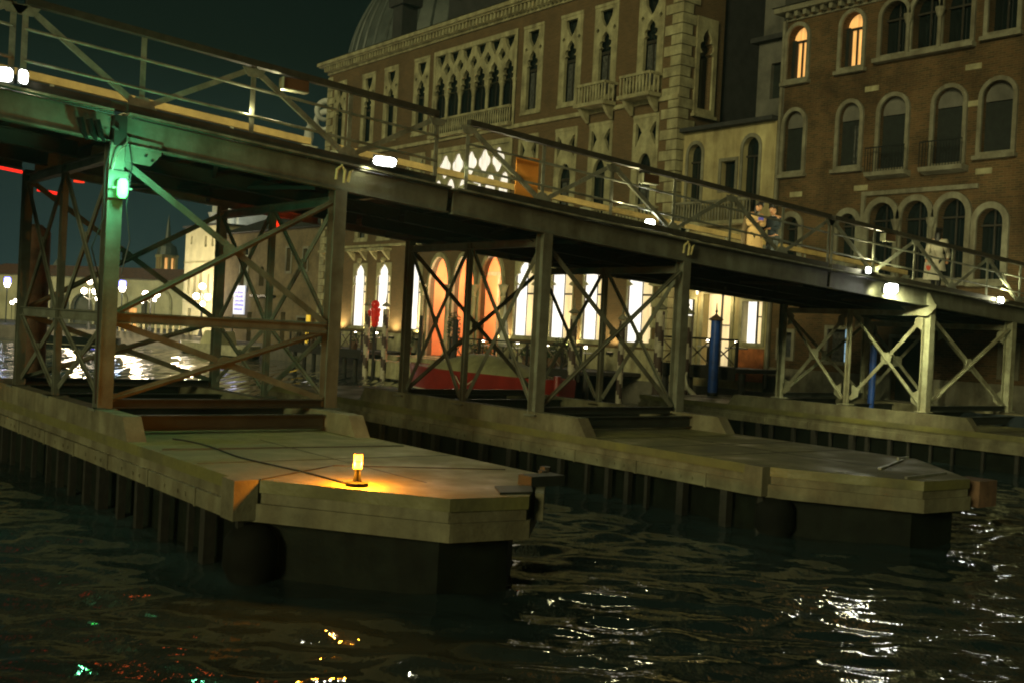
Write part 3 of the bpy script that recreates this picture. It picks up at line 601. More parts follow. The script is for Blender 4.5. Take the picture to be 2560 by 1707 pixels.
for x_, l_ in ((1.8, 'added kerb lamp inside the left span'), (6.6, 'added kerb lamp inside the span right of the green signal'), (12.3, 'added kerb lamp just right of the gap in the railing'), (18.2, 'added kerb lamp between the bright pair and the couple')):
    f_ = thing('added_kerb_lamp', (x_, YN+0.25, zt(x_)-1.20), l_, 'lamp', 'small lamps on the walkway')  # added lamps, hidden behind the bottom chord, washing the far truss
    MB().box((x_-0.12, YN+0.14, zt(x_)-1.27), (x_+0.12, YN+0.26, zt(x_)-1.17)).build('housing', 'dark', f_)
    MB().box((x_-0.10, YN+0.262, zt(x_)-1.26), (x_+0.10, YN+0.272, zt(x_)-1.18)).build('lens', 'flood_far', f_)
    spot(f_, (x_, YN+0.34, zt(x_)-1.10), (x_+0.4, YF, zt(x_)-0.35), 130, (1, 0.87, 0.42), 150, 0.3)
# green signal lamp
g = thing('signal_lamp', (5.30, YN-0.26, 4.62), 'green navigation signal lamp on a square backplate fixed to the tall trestle leg', 'signal lamp')
MB().box((5.17, YN-0.19, 4.50), (5.46, YN-0.165, 4.90)).build('backplate', 'chord', g)
MB().lathe([(0.04, 0.0), (0.07, 0.04), (0.075, 0.14), (0.07, 0.24), (0.04, 0.28)], (5.34, YN-0.31, 4.50), 16).build('lens', 'green', g)
MB().tube([(5.20, YN-0.28, 4.64), (5.48, YN-0.28, 4.64)], 0.015).build('lens_bar', 'steel', g); MB().tube([(5.22, YN-0.18, 4.9), (5.28, YN-0.2, 5.15), (5.42, YN-0.18, 5.34)], 0.012).build('bracket', 'steel', g)
point(g, (5.36, YN-0.62, 4.74), 70, (0.18, 1.0, 0.48), 0.08)
MB().tube([(5.20, YN-0.16, 5.35), (5.12, YN-0.18, 4.9), (5.13, YN-0.17, 4.2), (4.98, YN-0.18, 3.75), (5.12, YN-0.16, 3.3), (5.15, YN-0.15, 1.5)], 0.010, 6).build('cable', 'cable', T1)
MB().tube([(5.46, YN-0.16, 5.30), (5.50, YN-0.2, 5.0), (5.44, YN-0.2, 4.4), (5.52, YN-0.19, 3.9), (5.43, YN-0.16, 3.4)], 0.010, 6).build('cable', 'cable', T1)
for k_, (x_, d_) in enumerate(((9.3, 0.35), (13.2, 0.3))): MB().tube([(x_, YN+0.3, zt(x_)-1.8), (x_+0.7, YN+0.35, zt(x_)-1.8-d_), (x_+1.5, YN+0.3, zt(x_)-1.85)], 0.012, 6).build('cable', 'cable', spB if k_ == 0 else spC)
# red tube lights and lamps under the left span
def redtube(p, q_, label, mt='red'):
    return tag(MB().tube([p, q_], 0.028, 8).build('red_tube_light', mt), label, 'tube light', 'red navigation lights')
redtube((4.85, 23.0, 5.49), (5.57, 23.0, 5.425), 'long red tube light at the left edge beyond the trestle')
redtube((5.85, 23.0, 5.12), (6.22, 23.0, 5.09), 'short red tube light seen between the trestle braces')
def redlamp(c, label, r=0.07):
    o = thing('red_lamp', c, label, 'lamp', 'small red lamps under the bridge')
    MB().sphere(c, r).build('lens', 'red_dim', o); MB().lathe([(r*1.5, -r*1.6), (r*1.5, -r*0.9)], c, 12).build('base', 'red_dim', o)
    return o
redlamp((6.60, 22.9, 5.46), 'red lamp on a flat base left of the green signal lamp')
o_ = redlamp((10.45, 22.0, 4.92), 'red lamp high on the far leg of the tall trestle', 0.10); point(o_, (10.3, 21.0, 4.85), 5, (1, 0.08, 0.01), 0.1)
point(o_, (8.6, 22.6, 5.25), 3, (1, 0.12, 0.02), 0.1)
tag(MB().box((12.84, YN+0.12, zt(13.2)-1.16), (13.38, YN+0.14, zt(13.2)-0.36)).build('orange_board', 'orange_board'), 'plain orange board fixed inside the railing of the middle span', 'board')
# mooring pile behind the tall trestle
t = thing('mooring_pile', (6.46, 25.3, 0), 'thick rust-brown mooring pile behind the tall trestle', 'pile')
MB().lathe([(0.31, -2), (0.30, 3.0), (0.29, 4.45), (0.1, 4.6)], (6.46, 25.3, 0), 18).build('shaft', 'rusty', t, True)
MB().lathe([(0.335, 0.9), (0.335, 1.1)], (6.46, 25.3, 0), 18).build('collar', 'dark', t)
# ------------------------------------------------------------------ the brick palazzo
XF = 33.5
pal = thing('brick_palazzo', (XF, 48, 1.0), 'large gothic brick palazzo with pale stone window surrounds and lit ground floor', 'palazzo')
Y0, Y1 = 33.0, 63.9
U3 = [62.35, 58.85, 56.25, 53.0, 43.0, 40.15, 37.75, 34.85]
U1 = [62.2, 58.75, 56.0, 52.7, 42.7, 39.9, 37.6, 34.7]
WH = 0.80
F3 = (13.5, 17.75); F2 = (7.75, 12.4); F1 = (2.55, 6.35)
holes = []
for y in U3: holes += [rect(y-WH, F3[0], y+WH, F3[1]), rect(y-WH, F2[0], y+WH, F2[1])]
for y in U1: holes.append(rect(y-0.85, F1[0], y+0.85, F1[1]))
holes += [rect(44.24, 13.0, 51.65, 17.75), rect(44.24, 7.75, 51.45, 12.4)]
AR = [50.1, 47.75, 45.35]
for y in AR: holes.append(arch(y, 0.98, 1.25, 5.0, 6.60, 'pointed'))
plate(rect(Y0, 1.0, Y1, 18.35), holes, 0.3, 'front_wall', 'brick_a', pal, 'x', XF+0.15)
# side wall facing the camera's right (normal -Y) and the rest of the volume
plate(rect(XF+0.305, 1.0, 36.05, 18.35), [arch(34.95, 0.42, 12.6, 14.9, 16.0, 'trefoil')], 0.5, 'side_wall', 'brick_a', pal, 'y', Y0+0.25)
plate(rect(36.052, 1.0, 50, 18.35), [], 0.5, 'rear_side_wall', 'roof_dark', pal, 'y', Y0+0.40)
plate(rect(XF+0.305, 1.0, 50, 18.35), [], 0.5, 'side_wall', 'brick_a', pal, 'y', Y1-0.25)
MB().box((34.3, Y0+0.28, 12.4), (35.6, Y0+0.31, 16.2)).build('window_pane', 'glass', pal)
plate(rect(34.32, 12.35, 35.58, 16.45), [arch(34.95, 0.42, 12.6, 14.9, 16.0, 'trefoil')], 0.09, 'window_surround', 'stone', pal, 'y', Y0-0.045)
MB().box((34.25, Y0-0.2, 12.22), (35.65, Y0-0.001, 12.35)).build('window_sill', 'stone', pal)
# roof with eaves
mb = MB(); mb.prism_ax([(Y0-0.5, 19.06), (Y1+0.5, 19.06), (Y1-5.0, 21.0), (Y0+5.0, 21.0)], 0, 33.2, 33.3)
mb = MB(); mb.add([(32.85, Y0-0.6, 19.08), (50.6, Y0-0.6, 19.08), (50.6, Y1+0.6, 19.08), (32.85, Y1+0.6, 19.08), (39.5, Y0+6, 20.9), (44, Y0+6, 20.9), (44, Y1-6, 20.9), (39.5, Y1-6, 20.9)],
    [(0, 1, 5, 4), (1, 2, 6, 5), (2, 3, 7, 6), (3, 0, 4, 7), (4, 5, 6, 7), (3, 2, 1, 0)]); rf = mb.build('roof', 'roof_dark', pal)
for (x, y, h, w_) in ((36.6, 60.2, 22.6, 0.55), (36.8, 53.6, 24.3, 0.8)):
    MB().box((x-w_, y-w_, 19.4), (x+w_, y+w_, h)).prism_ax([(y-w_*1.5, h), (y+w_*1.5, h), (y+w_*1.7, h+0.9), (y-w_*1.7, h+0.9)], 0, x-w_*1.3, x+w_*1.3).build('chimney', 'roof_dark', rf)
MB().box((34.8, 45.9, 19.3), (38.4, 51.5, 21.0)).prism_ax([(45.6, 21.0), (51.8, 21.0), (48.7, 22.0)], 0, 34.5, 38.6).build('roof_dormer', 'roof_dark', rf)
# cornice: fascia, little brackets, string
mb = MB(); mb.box((XF-0.62, Y0-0.62, 18.86), (XF+0.3, Y1+0.62, 19.05)).box((XF-0.10, Y0-0.10, 18.33), (XF+0.3, Y1+0.10, 18.46)).box((XF-0.50, Y0-0.5, 18.78), (XF+0.3, Y1+0.5, 18.858)).build('cornice', 'stone', pal)
mb.v = []; mb.f = []
y = Y0+0.05
while y < Y1: mb.box((XF-0.42, y, 18.47), (XF-0.002, y+0.13, 18.775)); y += 0.31
mb.build('cornice_dentils', 'stone', pal)
mb = MB(); x = XF+0.35
while x < 35.9: mb.box((x, Y0-0.42, 18.47), (x+0.13, Y0-0.002, 18.775)); x += 0.31
mb.build('cornice_dentils', 'stone', pal)
MB().box((XF-0.13, Y0-0.05, 12.82), (XF-0.001, Y1+0.05, 13.0)).build('string_course', 'stone', pal)
MB().box((XF-0.10, Y0-0.05, 7.28), (XF-0.001, Y1+0.05, 7.42)).build('string_course', 'stone', pal)
MB().box((XF-0.12, Y0-0.05, 1.0), (XF-0.001, 44.1, 2.30)).build('plinth', 'stone', pal); MB().box((XF-0.12, 51.4, 1.0), (XF-0.001, Y1+0.05, 2.30)).build('plinth', 'stone', pal)
# quoins
for yc, sg in ((Y0, 1), (Y1, -1)):
    mb = MB(); z = 1.05; k = 0
    while z < 18.2:
        L = 0.95 if k % 2 else 0.55
        a, b_ = sorted((yc-sg*0.06, yc+sg*L)); mb.box((XF-0.06, a, z), (XF-0.002, b_, z+0.40))
        if sg == 1: mb.box((XF-0.0015, Y0-0.06, z), (XF+(0.55 if k % 2 else 0.95), Y0-0.002, z+0.40))
        z += 0.44; k += 1
    mb.build('quoins', 'stone', pal)
def single_surround(y, z0, z1, up_style, pane='glass', rnd=0):
    """stone surround filling a tall opening: trefoil light below, tracery above"""
    W = WH-0.012; h = z1-z0; zs = z0+h*0.52; za = z0+h*0.70
    if up_style == 3:
        hs = [arch(y, 0.40, z0+0.12, zs, za, 'trefoil'), [(y-0.42, z1-0.30), (y+0.42, z1-0.30), (y+0.36, z1-0.62), (y+0.16, z1-0.95), (y, z1-1.12), (y-0.16, z1-0.95), (y-0.36, z1-0.62)],
              quatrefoil(y-0.55, za+0.10, 0.11), quatrefoil(y+0.55, za+0.10, 0.11)]
    else:
        hs = [arch(y, 0.42, z0+0.12, zs-0.2, za-0.28, 'pointed')]
        zt_ = z1-0.25; zb = za-0.35
        for sg in (-1, 1):
            hs.append([(y+sg*0.62, zt_-0.1), (y+sg*0.62, zb+0.35), (y+sg*0.50, zb+0.5), (y+sg*0.32, (zt_+zb)/2+0.12), (y+sg*0.24, (zt_+zb)/2+0.22), (y+sg*0.34, (zt_+zb)/2+0.40), (y+sg*0.5, zt_-0.15)])
    fr = plate(rect(y-W, z0+0.002, y+W, z1-0.012), hs, 0.16, 'window_surround', 'stone', pal, 'x', XF+0.06)
    MB().box((XF-0.06, y-W-0.02, z0-0.13), (XF+0.14, y+W+0.02, z0-0.002)).build('sill', 'stone', fr)
    MB().box((XF-0.05, y-W, z1-0.15), (XF-0.021, y+W, z1-0.002)).build('lintel_band', 'stone', fr)
    MB().box((XF+0.27, y-W, z0), (XF+0.29, y+W, z1)).build('pane', pane, fr)
    mb = MB(); mb.box((XF+0.19, y-0.42, z0+h*0.47), (XF+0.23, y+0.42, z0+h*0.50)).box((XF+0.19, y-0.025, z0), (XF+0.23, y+0.025, z0+h*0.47)).build('muntins', 'wood_frame', fr)
    if rnd: MB().box((XF+0.24, y-0.40, z0), (XF+0.25, y+0.40, z0+h*0.46)).build('curtain', 'curtain', fr)
    return fr
for i, y in enumerate(U3):
    single_surround(y, *F3, 3, rnd=i > 3)
    single_surround(y, *F2, 2, rnd=i % 2)
def balustrade(y0_, y1_, z0, z1, xo, parent=None, sides=True, name='balcony'):
    mb = MB(); mb.box((XF-xo-0.12, y0_-0.08, z0-0.16), (XF-0.14 if z0 < 13.3 and z0 > 12 else XF-0.002, y1_+0.08, z0)); o = mb.build(name, 'stone', parent)
    MB().box((XF-xo-0.07, y0_-0.03, z1-0.11), (XF-xo+0.07, y1_+0.03, z1)).build('handrail', 'stone', o)
    n = int((y1_-y0_)/0.19)
    for i in range(n+1):
        y = y0_+(y1_-y0_)*i/n
        MB().lathe([(0.05, 0), (0.03, 0.08), (0.055, 0.3), (0.035, z1-z0-0.2), (0.05, z1-z0-0.112)], (XF-xo, y, z0+0.001), 8).build('baluster', 'stone', o)
    if sides:
        for yy in (y0_, y1_):
            MB().box((XF-xo+0.072, yy-0.05, z1-0.108), (XF-0.002, yy+0.05, z1)).build('handrail', 'stone', o)
            for k in (1, 2): MB().lathe([(0.045, 0), (0.03, 0.08), (0.05, 0.3), (0.035, z1-z0-0.2), (0.045, z1-z0-0.112)], (XF-xo*(1-k*0.33), yy, z0+0.001), 8).build('baluster', 'stone', o)
        for yy in (y0_+0.15, y1_-0.15):
            MB().prism_ax([(XF-xo+0.05, z0-0.17), (XF-0.15, z0-0.17), (XF-0.15, z0-0.75), (XF-xo*0.6, z0-0.5)], 1, yy-0.09, yy+0.09).build('bracket', 'stone', o)
    return o
balustrade(37.75-0.95, 37.75+0.95, 13.15, 14.02, 0.75, pal); balustrade(34.85-0.85, 34.85+0.95, 13.15, 14.02, 0.75, pal)
balustrade(36.7, 38.6, 7.55, 8.4, 0.75, pal); balustrade(33.9, 35.6, 7.55, 8.4, 0.75, pal)
# brackets lit below the first floor balconies on the left
for y in (58.85, 56.25, 62.3):
    o_ = MB().box((XF-0.55, y-0.95, 7.02), (XF-0.002, y+0.95, 7.17)).build('window_shelf', 'stone', pal)
    for s_ in (-0.7, 0.7): MB().prism_ax([(XF-0.5, 7.01), (XF-0.01, 7.01), (XF-0.01, 6.5), (XF-0.25, 6.75)], 1, y+s_-0.1, y+s_+0.1).build('bracket', 'stone', o_)
# six-light loggia with interlaced tracery
def loggia(yc, W, n, z0, z1, zc, pane, name, style):
    bay = W/n; y0_ = yc-W/2
    lg = thing('x', (0, 0, 0), None, None) if False else None
    h = z1-zc; hs = []
    fr_h = 0.22
    if style == 3:
        za = zc+h*0.44
        for i in range(n):
            c = y0_+bay*(i+0.5); hs.append(arch(c, bay*0.36, zc, zc+h*0.10, za, 'trefoil'))
            tw = bay*0.34; t1 = z1-fr_h
            hs.append([(c-tw, t1), (c+tw, t1), (c+tw*0.75, t1-h*0.13), (c+tw*0.25, t1-h*0.24), (c, t1-h*0.31), (c-tw*0.25, t1-h*0.24), (c-tw*0.75, t1-h*0.13)])
        for i in range(1, n): hs.append(quatrefoil(y0_+bay*i, zc+h*0.56, bay*0.24))
    else:
        za = zc+h*0.46
        for i in range(n): hs.append(arch(y0_+bay*(i+0.5), bay*0.42, zc, zc+h*0.12, za, 'pointed'))
        for i in range(n+1):
            if 0 < i < n: hs.append(quatrefoil(y0_+bay*i, zc+h*0.68, bay*0.50))
    tr = plate(rect(y0_+0.01, zc+0.001, y0_+W-0.01, z1-0.012), hs, 0.20 if style == 3 else 0.10, name, 'stone', pal, 'x', XF+0.04)
    MB().box((XF-0.10, y0_-0.05, z1-0.20), (XF-0.062, y0_+W+0.05, z1+0.05)).box((XF-0.10, y0_-0.06, z0), (XF-0.062, y0_+0.14, z1-0.201)).box((XF-0.10, y0_+W-0.14, z0), (XF-0.062, y0_+W+0.06, z1-0.201)).build('frame', 'stone', tr)
    for i in range(n+1):
        y = y0_+bay*i; y = min(max(y, y0_+0.12), y0_+W-0.12); hc = zc-z0-0.9 if style == 3 else zc-z0-0.05
        zb = z0+0.9 if style == 3 else z0+0.05
        MB().lathe([(0.16, 0), (0.16, 0.08), (0.10, 0.14), (0.095, hc-0.42), (0.12, hc-0.38), (0.10, hc-0.34), (0.13, hc-0.2), (0.19, hc-0.05), (0.19, hc)], (XF+0.04, y, zb), 12).build('column', 'stone', tr, False)
    for i in range(n):
        c = y0_+bay*(i+0.5); pd = 0.26 if style == 3 else 0.17; MB().box((XF+pd, c-bay/2+0.003, z0), (XF+pd+0.03, c+bay/2-0.003, z1)).build('pane', pane, tr)
        MB().box((XF+0.13, c-0.02, z0), (XF+0.16, c+0.02, zc+0.3)).build('muntin', 'wood_frame', tr)
    return tr
lo3 = loggia(47.945, 7.36, 6, 13.0, 17.72, 15.35, 'glass', 'loggia_tracery', 3)
balustrade(44.35, 51.5, 13.15, 14.0, 0.25, pal, False)
lo2 = loggia(47.85, 7.16, 6, 7.75, 12.36, 9.35, 'lit_loggia', 'loggia_tracery', 2)
point(lo2, (XF+0.25, 47.8, 11.9), 12, (1, 0.9, 0.7), 0.15); 
# ground-floor lit windows
for i, y in enumerate(U1):
    z0, z1 = F1; W = 0.835
    fr = plate(rect(y-W, z0+0.002, y+W, z1-0.01), [arch(y, 0.77, z0+0.06, z1-1.35, z1-0.06, 'trefoil')], 0.08, 'window_surround', 'stone', pal, 'x', XF+0.02)
    MB().box((XF-0.12, y-W-0.1, z0-0.14), (XF+0.19, y+W+0.1, z0-0.002)).build('sill', 'stone', fr)
    yy = y-0.05 if i > 3 else y-0.30
    MB().box((XF+0.20, yy, z0), (XF+0.22, y+W, z1)).build('pane', 'lit_white', fr)
    MB().box((XF+0.17, y-W, z0), (XF+0.19, yy-0.003, z1)).build('curtain', 'lit_cream', fr)
    MB().box((XF+0.11, yy-0.015, z0), (XF+0.15, yy+0.015, z1)).box((XF+0.11, y-W, z1-1.75), (XF+0.146, yy-0.016, z1-1.67)).build('muntins', 'wood_frame', fr)
    MB().prism_ax([(XF-0.02, z1+0.10), (XF-0.12, z1-0.02), (XF-0.20, z1+0.12), (XF-0.14, z1+0.28), (XF-0.02, z1+0.22)], 1, y-0.15, y+0.15).build('finial', 'stone', fr)
# entrance: three pointed arches with an orange hall behind
for y in AR:
    o_ = plate(arch(y, 1.10, 1.02, 5.0, 6.80, 'pointed'), [arch(y, 0.94, 1.0201, 5.0, 6.55, 'pointed')], 0.14, 'arch_moulding', 'stone', pal, 'x', XF-0.075)
for y in (AR[0]+1.25, (AR[0]+AR[1])/2, (AR[1]+AR[2])/2, AR[2]-1.25):
    MB().lathe([(0.19, 0), (0.19, 0.15), (0.14, 0.22), (0.12, 3.2), (0.16, 3.28), (0.13, 3.35), (0.17, 3.55), (0.26, 3.78), (0.26, 3.86)], (XF-0.26, y, 1.2), 12).build('entrance_column', 'stone', pal)
hall = MB().box((37.0, 43.9, 1.25), (37.1, 51.5, 6.9)).box((XF+0.302, 51.4, 1.25), (36.998, 51.5, 6.9)).box((XF+0.302, 43.9, 1.25), (36.998, 44.0, 6.9)).box((XF+0.302, 44.002, 6.7), (36.998, 51.398, 6.9)).build('entrance_hall', 'orange_wall', pal)
for y in (46.6, 49.0):
    point(hall, (XF+1.4, y, 5.6), 400, (1, 0.84, 0.56), 0.15)
for y in (50.1, 45.4): plate(rect(y-0.8, 1.3, y+0.8, 6.0), [rect(y-0.6, 1.32, y+0.6, 5.8)], 0.08, 'hall_doorframe', 'stone', pal, 'x', 36.94)
# outside light of the terrace washing the lower walls
for y, e in ((60.6, 40), (57.4, 46), (54.4, 36), (51.9, 30), (43.9, 24), (41.3, 20), (38.7, 20), (36.1, 20)):
    wl = MB().box((XF-0.42, y-0.09, 2.0), (XF-0.14, y+0.09, 2.12)).build('uplight', 'iron', pal); MB().box((XF-0.38, y-0.06, 2.121), (XF-0.18, y+0.06, 2.13)).build('uplight_lens', 'lit_cream', wl)
    spot(wl, (XF-0.50, y, 2.3), (XF-0.1, y, 6.2), e*7.5, (1, 0.80, 0.38), 150, 0.7)
# ------------------------------------------------------------------ low yellow house
XH = 36.0
yh = thing('yellow_house', (XH, 31.5, 1.0), 'low yellow plastered house wedged between the two brick palaces', 'house')
hol = [arch(34.28-0.9, 0.42, 8.7, 10.95, 11.42), rect(32.05-0.4, 9.3, 32.05+0.42, 10.5), arch(30.75, 0.42, 8.6, 11.0, 11.45)]
hol[0] = arch(32.95+0.0, 0.0, 0, 0, 0) if False else arch(34.28-0.02, 0.42, 8.0, 10.95, 11.42)
hol[2] = arch(31.1, 0.45, 8.0, 11.0, 11.45); hol[1] = rect(32.3-0.42, 9.3, 32.3+0.42, 10.52)
gl = [rect(30.0, 2.85, 31.1, 4.55), rect(31.7, 1.3, 33.3, 4.85), rect(33.75, 1.3, 34.6, 4.6)]
plate(rect(29.82, 0.8, 35.02, 11.95), hol+gl, 0.4, 'front_wall', 'plaster', yh, 'x', XH+0.2)
for c, hw in ((34.26, 0.42), (31.1, 0.45)):
    f_ = plate(arch(c, hw+0.12, 7.9, 10.95, 11.56), [arch(c, hw-0.02, 8.0, 10.95, 11.40)], 0.05, 'window_frame', 'stone_b', yh, 'x', XH-0.026)
    MB().box((XH+0.3, c-hw, 8.0), (XH+0.32, c+hw, 11.5)).build('pane', 'glass', f_); MB().box((XH+0.22, c-hw, 10.6), (XH+0.27, c+hw, 10.68)).box((XH+0.22, c-0.03, 8), (XH+0.268, c+0.03, 10.6)).build('muntins', 'wood_frame', f_)
f_ = plate(rect(32.3-0.54, 9.18, 32.3+0.54, 10.64), [rect(32.3-0.4, 9.32, 32.3+0.4, 10.5)], 0.05, 'window_frame', 'stone_b', yh, 'x', XH-0.026)
MB().box((XH+0.3, 31.85, 9.2), (XH+0.32, 32.75, 10.6)).build('pane', 'glass', f_)
MB().prism([(XH-0.35, 29.8), (XH-0.35, 35.03), (XH+7, 35.03), (XH+7, 29.8)], 11.95, 12.12).build('roof', 'roof_dark', yh)
for k, (a, b_, c, d) in enumerate(((30.0, 2.85, 31.1, 4.55), (31.7, 1.3, 33.3, 4.85), (33.75, 1.3, 34.6, 4.6))):
    yy = (a+c)/2
    MB().box((XH+0.36, yy+0.001, b_), (XH+0.38, c, d)).build('lit_pane', 'lit_cream' if k == 1 else 'lit_white', yh)
    MB().box((XH+0.36, a, b_), (XH+0.38, yy-0.001, d)).build('lit_pane', 'lit_cream', yh)
    MB().box((XH+0.28, yy-0.04, b_), (XH+0.33, yy+0.04, d)).box((XH+0.28, a, b_+(d-b_)*0.62), (XH+0.328, yy-0.041, b_+(d-b_)*0.62+0.05)).build('muntins', 'wood_frame', yh)
    plate(rect(a-0.14, b_-0.14, c+0.14, d+0.14), [rect(a+0.02, b_, c-0.02, d-0.01)], 0.06, 'window_frame', 'stone', yh, 'x', XH-0.03)
plate(rect(29.84, 1.25, 31.35, 2.62), [], 0.04, 'base_panel', 'rust_plaster', yh, 'x', XH-0.021)
MB().box((XH-0.6, 30.5, 7.75), (XH-0.002, 34.9, 7.9)).build('balcony', 'stone', yh)
for i in range(26):
    MB().lathe([(0.045, 0), (0.028, 0.1), (0.05, 0.3), (0.03, 0.7), (0.045, 0.8)], (XH-0.5, 30.6+i*0.168, 7.901), 7).build('baluster', 'stone_b', yh)
MB().box((XH-0.57, 30.5, 8.702), (XH-0.43, 34.9, 8.8)).build('balcony_rail', 'stone_b', yh)
# grey side tower
gt = thing('grey_house', (37.0, 30.7, 12.0), 'narrow grey plastered upper storey with one dark window above the low roof', 'house')
plate(rect(30.02, 12.13, 31.75, 15.55), [rect(30.35, 13.1, 31.05, 14.6)], 0.3, 'front_wall', 'plaster_g', gt, 'x', 37.05)
MB().box((37.21, 30.02, 12.13), (41, 31.75, 15.55)).build('side_walls', 'plaster_g', gt); MB().box((36.6, 29.82, 15.55), (41.2, 32.0, 15.75)).build('roof', 'roof_dark', gt)
MB().box((37.1, 30.3, 13.0), (37.12, 31.1, 14.7)).build('window_pane', 'shutter', gt)
MB().prism([(38.5, 31.8), (46, 31.8), (46, 32.9), (38.5, 32.9)], 12.2, 19.0).build('rear_wall', 'plaster_g', gt)

# ------------------------------------------------------------------ right brick building
XR = 36.3
rb = thing('brick_building', (XR, 24, 1.0), 'dark old brick building on the right with two amber lit arched windows', 'building')
RY0, RY1 = -6.0, 29.78
L_ = []   # (centre, halfwidth, z0, zspring, ztop, style)
L_ += [(29.2, 0.50, 13.60, 15.25, 15.75, 'amber'), (26.6, 0.50, 13.68, 15.3, 15.8, 'amber')]
for c in (24.75, 23.45, 22.2): L_.append((c, 0.56, 13.88, 15.3, 15.86, 'dark'))
L_.append((20.5, 0.55, 13.98, 15.5, 16.05, 'dark'))
for c in (29.15, 26.5, 24.6, 22.33, 20.5, 17.9, 15.6, 13.0): L_.append((c, 0.50 if c > 25 else 0.58, 9.85 if c > 25 or c < 21 else 9.6, 11.75, 12.3, 'door' if 21 < c < 25 else 'mid'))
for c in (29.05, 26.35): L_.append((c, 0.42, 6.2, 7.6, 8.02, 'dark'))
for c in (24.85, 23.45, 22.0): L_.append((c, 0.57, 5.5, 7.75, 8.35, 'dark'))
L_.append((20.55, 0.50, 5.45, 7.4, 7.92, 'dark')); L_.append((18.0, 0.5, 5.45, 7.4, 7.92, 'dark'))
G_ = [(29.0, 0.32, 2.35, 3.35, 'lit_blue'), (26.5, 0.48, 2.30, 3.55, 'lit_blue'), (19.6, 0.25, 2.2, 3.2, 'lit_cream'), (23.5, 0.6, 1.02, 3.3, 'shutter')]
hl = [arch(c, hw, z0, zs, z1) for c, hw, z0, zs, z1, s_ in L_]+[rect(c-hw, z0, c+hw, z1) for c, hw, z0, z1, s_ in G_]
plate(rect(RY0, 1.0, RY1, 16.0+0.3), hl, 0.5, 'front_wall', 'brick_b', rb, 'x', XR+0.25)
MB().box((XR+0.502, RY1-0.5, 1.0), (50, RY1, 16.3)).build('side_wall', 'brick_b', rb)
for c, hw, z0, zs, z1, s_ in L_:
    tk = 0.13 if 'dark' not in s_ or z0 > 10 else 0.2
    f_ = plate(arch(c, hw+tk, z0-0.12, zs, z1+tk), [arch(c, hw-0.02, z0, zs, z1-0.02)], 0.10, 'window_surround', 'stone_b', rb, 'x', XR-0.051)
    if z0 < 13.8 or s_ == 'amber' or c < 21: MB().box((XR-0.22, c-hw-0.2, z0-0.26), (XR-0.002, c+hw+0.2, z0-0.122)).build('sill', 'stone_b', f_)
    pm = 'lit_amber' if s_ == 'amber' else 'glass'
    zp = zs-0.15
    MB().box((XR+0.40, c-hw, z0), (XR+0.42, c+hw, z1)).build('pane', pm, f_)
    if s_ == 'amber':
        mb = MB(); mb.box((XR+0.28, c-hw, zs-0.14), (XR+0.34, c+hw, zs-0.04))
        for dy in (-0.27, 0.0, 0.27): mb.box((XR+0.28, c+dy-0.035, z0), (XR+0.339, c+dy+0.035, zs-0.141))
        mb.box((XR+0.28, c-hw, z0), (XR+0.338, c+hw, z0+0.1)); mb.build('muntins', 'wood_frame', f_)
        MB().box((XR+0.27, c+hw-0.16, z0), (XR+0.35, c+hw, zs)).build('shutter', 'shutter', f_)
    elif s_ in ('mid', 'door'):
        MB().box((XR+0.22, c-hw, z0), (XR+0.27, c+hw, zs-0.15)).build('shutter', 'shutter', f_)
        plate(arch(c, hw-0.0, zs-0.12, zs, z1), [], 0.04, 'lunette', 'plaster_g', f_, 'x', XR+0.22)
        if c == 26.5: MB().box((XR+0.19, c-0.36, z0+0.1), (XR+0.215, c-0.22, zs-0.35)).box((XR+0.19, c-0.15, z0+0.1), (XR+0.215, c-0.08, zs-0.35)).build('curtain_gap', 'curtain', f_)
    else:
        MB().box((XR+0.28, c-0.03, z0), (XR+0.33, c+0.03, z1)).box((XR+0.28, c-hw, zs-0.1), (XR+0.326, c-0.031, zs-0.03)).box((XR+0.28, c+0.031, zs-0.1), (XR+0.326, c+hw, zs-0.03)).build('muntins', 'wood_frame', f_)
for c, hw, z0, z1, mt_ in G_:
    f_ = plate(rect(c-hw-0.13, z0-0.13, c+hw+0.13, z1+0.13), [rect(c-hw+0.01, z0+0.01, c+hw-0.01, z1-0.01)], 0.08, 'window_surround', 'stone_b', rb, 'x', XR-0.041)
    MB().box((XR+0.3, c-hw, z0), (XR+0.32, c+(hw if 'lit' not in mt_ else -hw*0.2), z1)).build('pane', mt_, f_)
    if 'lit' in mt_: MB().box((XR+0.29, c-hw*0.2+0.01, z0), (XR+0.31, c+hw, z1)).build('curtain', 'curtain', f_)
    if z1-z0 < 2:
        mb = MB(); n = 7
        for i in range(-n, n):
            t = i/n
            for sg in (1, -1):
                p = Vector((XR+0.05, c, (z0+z1)/2+t*(z1-z0))); a = p+Vector((0, -hw, -sg*hw)); b_ = p+Vector((0, hw, sg*hw))
                lo, hi = z0, z1
                if max(a.z, b_.z) < hi and min(a.z, b_.z) > lo: mb.bar(a, b_, 0.012, 0.012, (1, 0, 0))
        mb.build('grille', 'iron', f_)
